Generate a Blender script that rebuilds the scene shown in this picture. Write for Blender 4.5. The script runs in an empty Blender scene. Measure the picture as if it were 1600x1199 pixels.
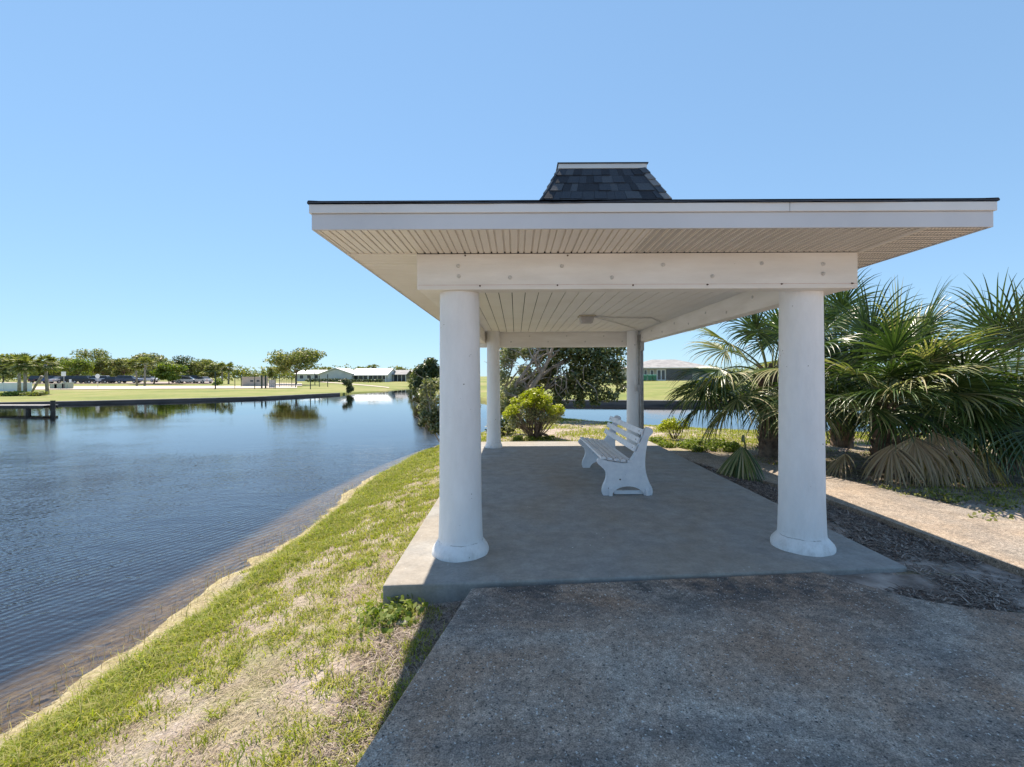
import bpy, math, random
import numpy as np
from mathutils import Vector, Matrix
random.seed(7); RNG = np.random.default_rng(7)
S = bpy.context.scene
COL = S.collection
R = math.radians
# ------------------------------------------------------------ camera
ROLL = R(0.25); EYE = 1.5
cam = bpy.data.objects.new('camera', bpy.data.cameras.new('camera')); COL.objects.link(cam)
cam.data.sensor_width = 36; cam.data.lens = 16.0
cam.data.shift_x = -0.00375; cam.data.shift_y = -0.0072
cam.data.clip_start = 0.05; cam.data.clip_end = 6000
cam.matrix_world = Matrix(((math.cos(ROLL), math.sin(ROLL), 0, 0), (0, 0, -1, 0), (-math.sin(ROLL), math.cos(ROLL), 0, EYE), (0, 0, 0, 1)))
S.camera = cam
# ------------------------------------------------------------ sky and sun
SUNV = Vector((-0.28, 0.55, 1.0)).normalized()
world = bpy.data.worlds.new('World'); S.world = world; world.use_nodes = True
wn = world.node_tree.nodes; wl = world.node_tree.links
bg = wn['Background']; sky = wn.new('ShaderNodeTexSky')
sky.sky_type = 'NISHITA'; sky.sun_disc = False
sky.sun_elevation = math.asin(SUNV.z); sky.sun_rotation = math.atan2(SUNV.x, SUNV.y)
sky.air_density = 1.0; sky.dust_density = 0.0; sky.ozone_density = 3.0
gm = wn.new('ShaderNodeGamma'); gm.inputs['Gamma'].default_value = 0.45      # soft, evenly bright noon sky
tn = wn.new('ShaderNodeMix'); tn.data_type = 'RGBA'; tn.blend_type = 'MULTIPLY'; tn.inputs[0].default_value = 1.0; tn.inputs[7].default_value = (0.74, 1.04, 1.33, 1)
wl.new(sky.outputs['Color'], gm.inputs['Color']); wl.new(gm.outputs[0], tn.inputs[6]); wl.new(tn.outputs[2], bg.inputs['Color'])
bg.inputs['Strength'].default_value = 0.15
sun = bpy.data.objects.new('sun', bpy.data.lights.new('sun', 'SUN')); COL.objects.link(sun)
sun.data.energy = 3.9; sun.data.angle = R(0.5); sun.data.color = (1.0, 0.89, 0.74)
sun.rotation_euler = SUNV.to_track_quat('Z', 'Y').to_euler()
S.view_settings.view_transform = 'Standard'; S.view_settings.look = 'None'
S.view_settings.exposure = 1.14; S.view_settings.gamma = 1.0
S.cycles.max_bounces = 8; S.cycles.transparent_max_bounces = 12
S.cycles.use_denoising = True

# ------------------------------------------------------------ materials
def mk(name):
    m = bpy.data.materials.new(name); m.use_nodes = True
    nt = m.node_tree; return m, nt, nt.nodes['Principled BSDF']
def noise(nt, vec, scale, detail=4, rough=0.6, dist=0.0):
    n = nt.nodes.new('ShaderNodeTexNoise'); n.inputs['Scale'].default_value = scale
    n.inputs['Detail'].default_value = detail; n.inputs['Roughness'].default_value = rough
    n.inputs['Distortion'].default_value = dist
    nt.links.new(vec, n.inputs['Vector']); return n.outputs['Fac']
def ramp(nt, fac, stops):
    r = nt.nodes.new('ShaderNodeValToRGB'); e = r.color_ramp.elements
    while len(e) < len(stops): e.new(0.5)
    for i, (p, c) in enumerate(stops):
        e[i].position = p; e[i].color = (*c, 1) if len(c) == 3 else c
    nt.links.new(fac, r.inputs['Fac']); return r.outputs['Color']
def mix(nt, fac, a, b, mode='MIX'):
    n = nt.nodes.new('ShaderNodeMix'); n.data_type = 'RGBA'; n.blend_type = mode
    if isinstance(fac, (int, float)): n.inputs[0].default_value = fac
    else: nt.links.new(fac, n.inputs[0])
    for v, i in ((a, 6), (b, 7)):
        if isinstance(v, tuple): n.inputs[i].default_value = (*v, 1)
        else: nt.links.new(v, n.inputs[i])
    return n.outputs[2]
def math_(nt, op, a, b=0.0):
    n = nt.nodes.new('ShaderNodeMath'); n.operation = op
    for i, v in enumerate((a, b)):
        if isinstance(v, (int, float)): n.inputs[i].default_value = v
        else: nt.links.new(v, n.inputs[i])
    return n.outputs[0]
def g(v): return (v, v, v)
def coord(nt, scale=(1, 1, 1), loc=(0, 0, 0), rot=(0, 0, 0), kind='Object'):
    t = nt.nodes.new('ShaderNodeTexCoord'); mp = nt.nodes.new('ShaderNodeMapping')
    mp.inputs['Scale'].default_value = scale; mp.inputs['Location'].default_value = loc; mp.inputs['Rotation'].default_value = rot
    nt.links.new(t.outputs[kind], mp.inputs['Vector']); return mp.outputs['Vector']
def bump(nt, bs, h, strength=0.3, dist=0.01):
    b = nt.nodes.new('ShaderNodeBump'); b.inputs['Strength'].default_value = strength
    b.inputs['Distance'].default_value = dist
    nt.links.new(h, b.inputs['Height']); nt.links.new(b.outputs['Normal'], bs.inputs['Normal'])
def simple(name, c1, c2, scale=4, rough=0.6, bs=0.0, bscale=60, metal=0.0, spots=None, lo=0.35, hi=0.65, sc=(1,1,1)):
    m, nt, b = mk(name); v = coord(nt, sc)
    col = ramp(nt, noise(nt, v, scale), [(lo, c1), (hi, c2)])
    if spots:
        sf = ramp(nt, noise(nt, v, spots[1], 2), [(spots[2], g(0)), (spots[2] + 0.03, g(1))])
        col = mix(nt, sf, col, spots[0])
    nt.links.new(col, b.inputs['Base Color']); b.inputs['Roughness'].default_value = rough
    b.inputs['Metallic'].default_value = metal
    if bs: bump(nt, b, noise(nt, v, bscale, 5), bs, 0.01)
    return m
MATS = {}
MATS['white'] = simple('white_paint', (0.78, 0.77, 0.76), (0.86, 0.85, 0.84), 3, 0.6, 0.25, 25, spots=((0.30, 0.28, 0.26), 16, 0.73))
def column_mat():
    m, nt, b = mk('column_paint'); v = coord(nt)
    c = ramp(nt, noise(nt, coord(nt, (1, 1, 0.35)), 5, 6, 0.65), [(0.3, (0.74, 0.73, 0.72)), (0.7, (0.86, 0.85, 0.84))])
    chip = ramp(nt, noise(nt, v, 17, 3, 0.6), [(0.71, g(0)), (0.73, g(1))]); c = mix(nt, chip, c, (0.24, 0.22, 0.20))
    sp = nt.nodes.new('ShaderNodeSeparateXYZ'); nt.links.new(v, sp.inputs[0])
    low = ramp(nt, sp.outputs[2], [(0.0, g(1)), (0.22, g(0.12)), (0.9, g(0))]); dn = ramp(nt, noise(nt, coord(nt, (1, 1, 0.5)), 9, 6, 0.75), [(0.48, g(0)), (0.66, g(0.4))])
    c = mix(nt, mix(nt, 1.0, low, dn, 'MULTIPLY'), c, (0.30, 0.26, 0.22))
    ring = ramp(nt, math_(nt, 'ABSOLUTE', math_(nt, 'SUBTRACT', math_(nt, 'ADD', sp.outputs[2], math_(nt, 'MULTIPLY', noise(nt, v, 12, 3), 0.02)), 0.118)), [(0.0, g(1)), (0.0035, g(0))])
    rn = ramp(nt, noise(nt, v, 8, 3), [(0.45, g(0)), (0.55, g(0.8))]); c = mix(nt, mix(nt, 1.0, ring, rn, 'MULTIPLY'), c, (0.14, 0.11, 0.09))
    nt.links.new(c, b.inputs['Base Color']); b.inputs['Roughness'].default_value = 0.65
    bump(nt, b, noise(nt, coord(nt, (1, 1, 0.6)), 22, 6, 0.7), 0.35, 0.012); return m
MATS['column'] = column_mat()
MATS['beam'] = simple('beam_paint', (0.74, 0.70, 0.64), (0.85, 0.82, 0.77), 2.5, 0.6, 0.25, 30, spots=((0.25, 0.20, 0.16), 22, 0.76), sc=(0.5, 0.5, 2.5))
MATS['ceiling'] = simple('ceiling_paint', (0.83, 0.80, 0.75), (0.88, 0.86, 0.82), 1.5, 0.6, 0.1, 20)
MATS['fascia'] = simple('fascia_aluminium', (0.54, 0.54, 0.55), (0.60, 0.60, 0.61), 1.2, 0.45, 0.05, 8)
MATS['trim'] = simple('trim_aluminium', (0.62, 0.61, 0.59), (0.69, 0.68, 0.66), 1.2, 0.45, 0.05, 8)
MATS['dark'] = simple('dark_gap', (0.03, 0.03, 0.03), (0.05, 0.045, 0.04), 10, 0.9)
MATS['bench'] = simple('bench_paint', (0.68, 0.70, 0.74), (0.80, 0.81, 0.83), 9, 0.5, 0.35, 40, spots=((0.16, 0.14, 0.13), 30, 0.72))
MATS['galv'] = simple('grey_conduit', (0.36, 0.35, 0.34), (0.48, 0.47, 0.46), 12, 0.5)
MATS['lampbody'] = simple('beige_lamp', (0.42, 0.38, 0.28), (0.52, 0.47, 0.36), 12, 0.5)
MATS['washer'] = simple('painted_washer', (0.50, 0.48, 0.45), (0.70, 0.68, 0.64), 40, 0.5)
MATS['rust'] = simple('rusty_bolt', (0.05, 0.03, 0.025), (0.14, 0.08, 0.05), 60, 0.8)
for i, (a, b_) in enumerate([((0.016, 0.020, 0.028), (0.034, 0.040, 0.052)), ((0.030, 0.038, 0.052), (0.055, 0.065, 0.082)), ((0.05, 0.06, 0.075), (0.085, 0.095, 0.11)), ((0.16, 0.16, 0.16), (0.25, 0.24, 0.24))]):
    MATS['shingle%d' % i] = simple('asphalt_shingle', a, b_, 90, 0.9, 0.5, 200)
# vented soffit: slits run across the ribs
def soffit_mat():
    m, nt, b = mk('vinyl_soffit'); v = coord(nt)
    col = ramp(nt, noise(nt, v, 1.3), [(0.3, (0.74, 0.69, 0.62)), (0.7, (0.82, 0.77, 0.71))])
    nt.links.new(col, b.inputs['Base Color']); b.inputs['Roughness'].default_value = 0.5
    return m
MATS['soffit'] = soffit_mat()
MATS['slit'] = simple('vent_slit', (0.10, 0.09, 0.07), (0.15, 0.13, 0.11), 5, 0.9)

def concrete(name, base1, base2, stain, stainfac, speck, darkpatch=None, bstr=0.35, sscale=130, cloud=0.25):
    m, nt, b = mk(name); v = coord(nt)
    c = ramp(nt, noise(nt, v, 2.2, 6, 0.65), [(0.3, base1), (0.7, base2)])
    st = ramp(nt, noise(nt, v, 0.9, 5, 0.6, 0.6), [(0.40, g(0)), (0.60, g(stainfac))])
    c = mix(nt, st, c, stain)
    gl = ramp(nt, noise(nt, v, 6.0, 6, 0.7), [(0.3, g(1 - cloud)), (0.7, g(1 + cloud))])
    c = mix(nt, 1.0, c, gl, 'MULTIPLY')
    if darkpatch:
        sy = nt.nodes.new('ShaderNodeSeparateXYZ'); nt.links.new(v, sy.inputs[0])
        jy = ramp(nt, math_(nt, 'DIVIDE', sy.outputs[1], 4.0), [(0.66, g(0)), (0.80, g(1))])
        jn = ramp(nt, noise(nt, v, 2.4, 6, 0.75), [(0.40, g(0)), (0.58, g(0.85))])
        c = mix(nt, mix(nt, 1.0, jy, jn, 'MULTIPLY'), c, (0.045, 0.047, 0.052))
        dp = ramp(nt, noise(nt, coord(nt, (0.6, 1.4, 1), (3, 1.7, 0)), 1.3, 6, 0.7), [(0.50, g(0)), (0.72, g(0.75))])
        c = mix(nt, dp, c, darkpatch)
    f = noise(nt, v, sscale, 3, 0.7)
    if speck:
        vo = nt.nodes.new('ShaderNodeTexVoronoi'); vo.inputs['Scale'].default_value = 48
        vo.inputs['Randomness'].default_value = 1.0
        wv = nt.nodes.new('ShaderNodeVectorMath'); wv.operation = 'ADD'
        nd = nt.nodes.new('ShaderNodeTexNoise'); nd.inputs['Scale'].default_value = 90
        nt.links.new(v, nd.inputs['Vector']); vs = nt.nodes.new('ShaderNodeVectorMath'); vs.operation = 'SCALE'; vs.inputs['Scale'].default_value = 0.02
        nt.links.new(nd.outputs['Color'], vs.inputs[0]); nt.links.new(v, wv.inputs[0]); nt.links.new(vs.outputs[0], wv.inputs[1])
        nt.links.new(wv.outputs[0], vo.inputs['Vector'])
        sep = nt.nodes.new('ShaderNodeSeparateColor'); nt.links.new(vo.outputs['Color'], sep.inputs[0])
        near = ramp(nt, vo.outputs['Distance'], [(0.20, g(1)), (0.34, g(0))])
        pick = ramp(nt, sep.outputs[0], [(0.74, g(0)), (0.80, g(1))])
        pickd = ramp(nt, sep.outputs[1], [(0.70, g(0)), (0.74, g(1))])
        pm = mix(nt, 1.0, near, pick, 'MULTIPLY'); pdm = mix(nt, 1.0, near, pickd, 'MULTIPLY')
        clus = ramp(nt, noise(nt, v, 1.7, 4), [(0.35, g(0.25)), (0.65, g(1))])
        pm = mix(nt, 1.0, pm, clus, 'MULTIPLY')
        c = mix(nt, pdm, c, (0.07, 0.06, 0.055))
        c = mix(nt, pm, c, speck)
        gr = ramp(nt, f, [(0.36, g(0.5)), (0.64, g(1.5))])
        c = mix(nt, 1.0, c, gr, 'MULTIPLY')
    md = ramp(nt, noise(nt, v, 38, 4, 0.75), [(0.34, g(0.62 if speck else 0.9)), (0.66, g(1.38 if speck else 1.1))]); c = mix(nt, 1.0, c, md, 'MULTIPLY')
    ck = nt.nodes.new('ShaderNodeTexVoronoi'); ck.feature = 'DISTANCE_TO_EDGE'; ck.inputs['Scale'].default_value = 0.33
    cw = nt.nodes.new('ShaderNodeVectorMath'); cw.operation = 'ADD'; cn = nt.nodes.new('ShaderNodeTexNoise'); cn.inputs['Scale'].default_value = 2.5; cn.inputs['Detail'].default_value = 6; nt.links.new(v, cn.inputs['Vector'])
    cs = nt.nodes.new('ShaderNodeVectorMath'); cs.operation = 'SCALE'; cs.inputs['Scale'].default_value = 0.5; nt.links.new(cn.outputs['Color'], cs.inputs[0]); nt.links.new(v, cw.inputs[0]); nt.links.new(cs.outputs[0], cw.inputs[1]); nt.links.new(cw.outputs[0], ck.inputs['Vector'])
    crk = ramp(nt, ck.outputs['Distance'], [(0.0, g(0.35 if darkpatch else 0.0)), (0.0012, g(0))]); c = mix(nt, crk, c, (0.08, 0.075, 0.07))
    nt.links.new(c, b.inputs['Base Color']); b.inputs['Roughness'].default_value = 0.85
    bump(nt, b, f, bstr, 0.006)
    return m
MATS['slab'] = concrete('smooth_concrete', (0.265, 0.255, 0.24), (0.325, 0.315, 0.30), (0.30, 0.24, 0.17), 0.4, None, bstr=0.2, cloud=0.2)
MATS['walk'] = concrete('aggregate_concrete', (0.31, 0.255, 0.21), (0.44, 0.38, 0.32), (0.34, 0.215, 0.14), 0.85, (0.62, 0.60, 0.56), (0.075, 0.078, 0.085), 0.8)
MATS['path'] = concrete('path_concrete', (0.22, 0.185, 0.155), (0.29, 0.25, 0.21), (0.36, 0.27, 0.19), 0.6, (0.55, 0.50, 0.44), None, 0.5)

def leafmat(name, cols, rough=0.45, trans=0.35, spec=0.4):
    m = bpy.data.materials.new(name); m.use_nodes = True; nt = m.node_tree
    b = nt.nodes['Principled BSDF']; out = nt.nodes['Material Output']
    geo = nt.nodes.new('ShaderNodeNewGeometry')
    n = len(cols)
    c = ramp(nt, geo.outputs['Random Per Island'], [(i / max(1, n - 1), cc) for i, cc in enumerate(cols)])
    nt.links.new(c, b.inputs['Base Color']); b.inputs['Roughness'].default_value = rough
    b.inputs['Specular IOR Level'].default_value = spec
    t = nt.nodes.new('ShaderNodeBsdfTranslucent'); c2 = mix(nt, 1.0, c, (1.3, 1.5, 0.5), 'MULTIPLY'); nt.links.new(c2, t.inputs['Color'])
    ms = nt.nodes.new('ShaderNodeMixShader'); ms.inputs[0].default_value = trans
    nt.links.new(b.outputs[0], ms.inputs[1]); nt.links.new(t.outputs[0], ms.inputs[2]); nt.links.new(ms.outputs[0], out.inputs['Surface'])
    return m
MATS['grass'] = leafmat('grass_blade', [(0.20, 0.25, 0.025), (0.31, 0.34, 0.035), (0.42, 0.38, 0.08), (0.18, 0.25, 0.025), (0.48, 0.40, 0.16), (0.11, 0.14, 0.02)], 0.6, 0.4)
MATS['straw'] = leafmat('dry_straw', [(0.38, 0.30, 0.19), (0.54, 0.45, 0.33), (0.20, 0.15, 0.10), (0.60, 0.52, 0.40)], 0.7, 0.2)
MATS['oak'] = leafmat('oak_leaf', [(0.08, 0.105, 0.025), (0.16, 0.185, 0.045), (0.26, 0.26, 0.09), (0.38, 0.34, 0.16)], 0.55, 0.3)
MATS['oak2'] = leafmat('bright_leaf', [(0.10, 0.15, 0.022), (0.19, 0.24, 0.04), (0.28, 0.30, 0.07)], 0.55, 0.3)
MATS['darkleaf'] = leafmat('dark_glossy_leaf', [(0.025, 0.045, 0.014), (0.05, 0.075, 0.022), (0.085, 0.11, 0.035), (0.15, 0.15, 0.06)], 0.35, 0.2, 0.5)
MATS['grapeleaf'] = leafmat('sea_grape_leaf', [(0.035, 0.06, 0.018), (0.08, 0.11, 0.032), (0.13, 0.15, 0.05), (0.24, 0.23, 0.11)], 0.32, 0.22, 0.6)
MATS['greyleaf'] = leafmat('grey_green_leaf', [(0.15, 0.165, 0.07), (0.26, 0.27, 0.13), (0.42, 0.39, 0.26), (0.09, 0.115, 0.04)], 0.5, 0.25)
MATS['lime'] = leafmat('lime_leaf', [(0.32, 0.35, 0.03), (0.46, 0.46, 0.04), (0.22, 0.26, 0.03), (0.56, 0.52, 0.07)], 0.45, 0.4)
MATS['palm'] = leafmat('palm_leaf', [(0.016, 0.036, 0.010), (0.038, 0.075, 0.018), (0.07, 0.12, 0.028), (0.18, 0.23, 0.08)], 0.33, 0.18, 0.8)
MATS['palmy'] = leafmat('yellowing_palm_leaf', [(0.06, 0.10, 0.022), (0.24, 0.27, 0.09), (0.50, 0.43, 0.26), (0.04, 0.08, 0.02), (0.14, 0.19, 0.05)], 0.5, 0.25)
MATS['palmdead'] = leafmat('dead_palm_leaf', [(0.30, 0.21, 0.14), (0.50, 0.38, 0.27), (0.62, 0.51, 0.39), (0.17, 0.12, 0.08)], 0.7, 0.4)
MATS['mulch'] = leafmat('mulch_chip', [(0.08, 0.055, 0.045), (0.20, 0.15, 0.12), (0.48, 0.41, 0.36), (0.05, 0.035, 0.03), (0.14, 0.095, 0.075)], 0.85, 0.05)
MATS['bark'] = simple('grey_bark', (0.20, 0.17, 0.14), (0.38, 0.34, 0.30), 7, 0.85, 0.8, 18, sc=(1, 1, 0.4))
MATS['brownbark'] = simple('brown_bark', (0.09, 0.06, 0.045), (0.22, 0.16, 0.12), 9, 0.85, 0.8, 20)
MATS['petiole'] = simple('palm_stalk', (0.10, 0.13, 0.04), (0.20, 0.20, 0.08), 5, 0.5)
MATS['boot'] = simple('palm_boot', (0.13, 0.085, 0.06), (0.30, 0.21, 0.15), 11, 0.85, 0.6, 30)

def ground_mat():
    m, nt, b = mk('bank_soil'); v = coord(nt)
    sep = nt.nodes.new('ShaderNodeSeparateXYZ'); nt.links.new(v, sep.inputs[0])
    sand = ramp(nt, noise(nt, v, 3.5, 8, 0.7), [(0.28, (0.16, 0.11, 0.085)), (0.40, (0.32, 0.24, 0.195)), (0.52, (0.46, 0.375, 0.32)), (0.72, (0.60, 0.52, 0.46))])
    green = ramp(nt, noise(nt, v, 14, 6, 0.75), [(0.3, (0.13, 0.15, 0.03)), (0.55, (0.27, 0.27, 0.07)), (0.75, (0.38, 0.33, 0.14))])
    f = ramp(nt, noise(nt, v, 1.1, 6, 0.75, 0.3), [(0.46, g(0)), (0.62, g(0.6))])
    c = mix(nt, f, sand, green)
    gr = ramp(nt, noise(nt, v, 45, 5, 0.8), [(0.34, g(0.40)), (0.60, g(1.2))])
    c = mix(nt, 1.0, c, gr, 'MULTIPLY')
    wet = ramp(nt, math_(nt, 'ADD', math_(nt, 'MULTIPLY', sep.outputs[2], 1.0), 1.0), [(0.24, g(1)), (0.33, g(0))])   # z -0.94 .. -0.76
    wc = ramp(nt, noise(nt, v, 9, 6, 0.75), [(0.32, (0.18, 0.14, 0.07)), (0.48, (0.40, 0.33, 0.17)), (0.68, (0.60, 0.53, 0.33))])
    c = mix(nt, wet, c, wc)
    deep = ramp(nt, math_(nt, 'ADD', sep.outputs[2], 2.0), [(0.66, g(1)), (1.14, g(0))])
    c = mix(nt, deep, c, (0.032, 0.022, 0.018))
    nt.links.new(c, b.inputs['Base Color']); b.inputs['Roughness'].default_value = 0.95
    bump(nt, b, noise(nt, v, 30, 8, 0.75), 0.9, 0.03)
    return m
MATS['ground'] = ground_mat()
def far_ground_mat():
    m, nt, b = mk('far_lawn'); v = coord(nt)
    c = ramp(nt, noise(nt, coord(nt, (1, 1, 1)), 0.09, 7, 0.7), [(0.34, (0.13, 0.17, 0.03)), (0.48, (0.20, 0.22, 0.045)), (0.62, (0.29, 0.26, 0.10))])
    gr = ramp(nt, noise(nt, v, 1.6, 6, 0.8), [(0.3, g(0.75)), (0.7, g(1.15))])
    c = mix(nt, 1.0, c, gr, 'MULTIPLY')
    nt.links.new(c, b.inputs['Base Color']); b.inputs['Roughness'].default_value = 0.95
    return m
MATS['farlawn'] = far_ground_mat()
MATS['farpath'] = simple('pale_pavement', (0.50, 0.42, 0.35), (0.60, 0.52, 0.44), 0.3, 0.9)
MATS['lot'] = simple('parking_surface', (0.30, 0.24, 0.22), (0.40, 0.33, 0.29), 0.2, 0.9)
MATS['seawall'] = simple('seawall_concrete', (0.06, 0.055, 0.055), (0.15, 0.14, 0.135), 0.8, 0.9, sc=(0.3, 0.3, 3))
MATS['seacap'] = simple('seawall_cap', (0.14, 0.13, 0.12), (0.24, 0.22, 0.21), 1.2, 0.9)

def water_mat():
    m = bpy.data.materials.new('canal_water'); m.use_nodes = True; nt = m.node_tree; nt.nodes.clear()
    out = nt.nodes.new('ShaderNodeOutputMaterial')
    v1 = coord(nt, (1.0, 2.6, 1), rot=(0, 0, R(20)))
    v2 = coord(nt, (1.0, 1.7, 1), rot=(0, 0, R(-14)))
    n1 = noise(nt, v1, 5.5, 3, 0.5, 0.5); n2 = noise(nt, v2, 1.7, 4, 0.55, 0.3)
    n3 = noise(nt, v1, 16, 2, 0.5)
    h = math_(nt, 'ADD', math_(nt, 'MULTIPLY', n1, 0.32), math_(nt, 'MULTIPLY', n2, 0.95))
    h = math_(nt, 'ADD', h, math_(nt, 'MULTIPLY', n3, 0.08))
    wv_ = nt.nodes.new('ShaderNodeTexWave'); wv_.wave_type = 'BANDS'; wv_.inputs['Scale'].default_value = 2.9; wv_.inputs['Distortion'].default_value = 3.0; wv_.inputs['Detail'].default_value = 2; wv_.inputs['Detail Scale'].default_value = 0.5
    nt.links.new(coord(nt, rot=(0, 0, R(27))), wv_.inputs['Vector'])
    pw = ramp(nt, noise(nt, coord(nt), 0.5, 3), [(0.35, g(0.35)), (0.6, g(1))])
    h = math_(nt, 'ADD', h, math_(nt, 'MULTIPLY', math_(nt, 'MULTIPLY', wv_.outputs['Fac'], 0.15), pw))
    calm = ramp(nt, noise(nt, coord(nt, (0.6, 1.6, 1), rot=(0, 0, R(25))), 0.06, 3), [(0.42, g(0.35)), (0.58, g(1))])
    h = math_(nt, 'MULTIPLY', h, calm)
    sp = nt.nodes.new('ShaderNodeSeparateXYZ'); nt.links.new(coord(nt), sp.inputs[0])
    lee = ramp(nt, math_(nt, 'DIVIDE', sp.outputs[1], 60.0), [(0.16, g(1)), (0.28, g(0.32)), (0.45, g(0.05))])
    h = math_(nt, 'MULTIPLY', h, lee)
    bp = nt.nodes.new('ShaderNodeBump'); bp.inputs['Strength'].default_value = 0.6; bp.inputs['Distance'].default_value = 0.055
    nt.links.new(h, bp.inputs['Height'])
    gl = nt.nodes.new('ShaderNodeBsdfGlossy'); gl.inputs['Roughness'].default_value = 0.02; gl.inputs['Color'].default_value = (0.95, 0.97, 1, 1)
    nt.links.new(bp.outputs[0], gl.inputs['Normal'])
    tr = nt.nodes.new('ShaderNodeBsdfTransparent'); tr.inputs['Color'].default_value = (0.62, 0.55, 0.42, 1)
    fr = nt.nodes.new('ShaderNodeFresnel'); fr.inputs['IOR'].default_value = 1.75; nt.links.new(bp.outputs[0], fr.inputs['Normal'])
    ms = nt.nodes.new('ShaderNodeMixShader'); nt.links.new(fr.outputs[0], ms.inputs[0])
    nt.links.new(tr.outputs[0], ms.inputs[1]); nt.links.new(gl.outputs[0], ms.inputs[2]); nt.links.new(ms.outputs[0], out.inputs['Surface'])
    return m
MATS['water'] = water_mat()
MATS['housewall'] = simple('pale_stucco', (0.50, 0.52, 0.52), (0.60, 0.61, 0.60), 0.6, 0.9)
MATS['tanwall'] = simple('tan_stucco', (0.36, 0.32, 0.27), (0.43, 0.39, 0.33), 0.6, 0.9)
MATS['whiteroof'] = simple('white_metal_roof', (0.74, 0.74, 0.73), (0.80, 0.80, 0.79), 0.6, 0.7)
MATS['greyroof'] = simple('grey_shingle_roof', (0.26, 0.25, 0.25), (0.38, 0.37, 0.36), 1.0, 0.9)
MATS['glass'] = simple('dark_window', (0.03, 0.035, 0.045), (0.06, 0.07, 0.08), 1, 0.1)
MATS['whitetrim'] = simple('white_trim', (0.74, 0.74, 0.74), (0.8, 0.8, 0.8), 2, 0.5)
MATS['greenplastic'] = simple('green_plastic', (0.02, 0.13, 0.09), (0.03, 0.19, 0.13), 4, 0.45)
MATS['utility'] = simple('pale_green_metal', (0.26, 0.31, 0.24), (0.34, 0.39, 0.31), 3, 0.5)
MATS['darkgreen'] = simple('dark_green_metal', (0.015, 0.03, 0.025), (0.03, 0.05, 0.04), 3, 0.5)
MATS['wood'] = simple('weathered_wood', (0.30, 0.28, 0.26), (0.46, 0.43, 0.40), 3, 0.9, sc=(1, 6, 1))
MATS['pile'] = simple('dark_piling', (0.03, 0.03, 0.028), (0.07, 0.065, 0.055), 4, 0.9)
MATS['tyre'] = simple('tyre_rubber', (0.02, 0.02, 0.02), (0.03, 0.03, 0.03), 4, 0.9)
MATS['hub'] = simple('wheel_rim', (0.4, 0.4, 0.4), (0.5, 0.5, 0.5), 4, 0.4)
MATS['redlamp'] = simple('tail_lamp', (0.4, 0.02, 0.02), (0.5, 0.03, 0.03), 4, 0.3)

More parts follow.
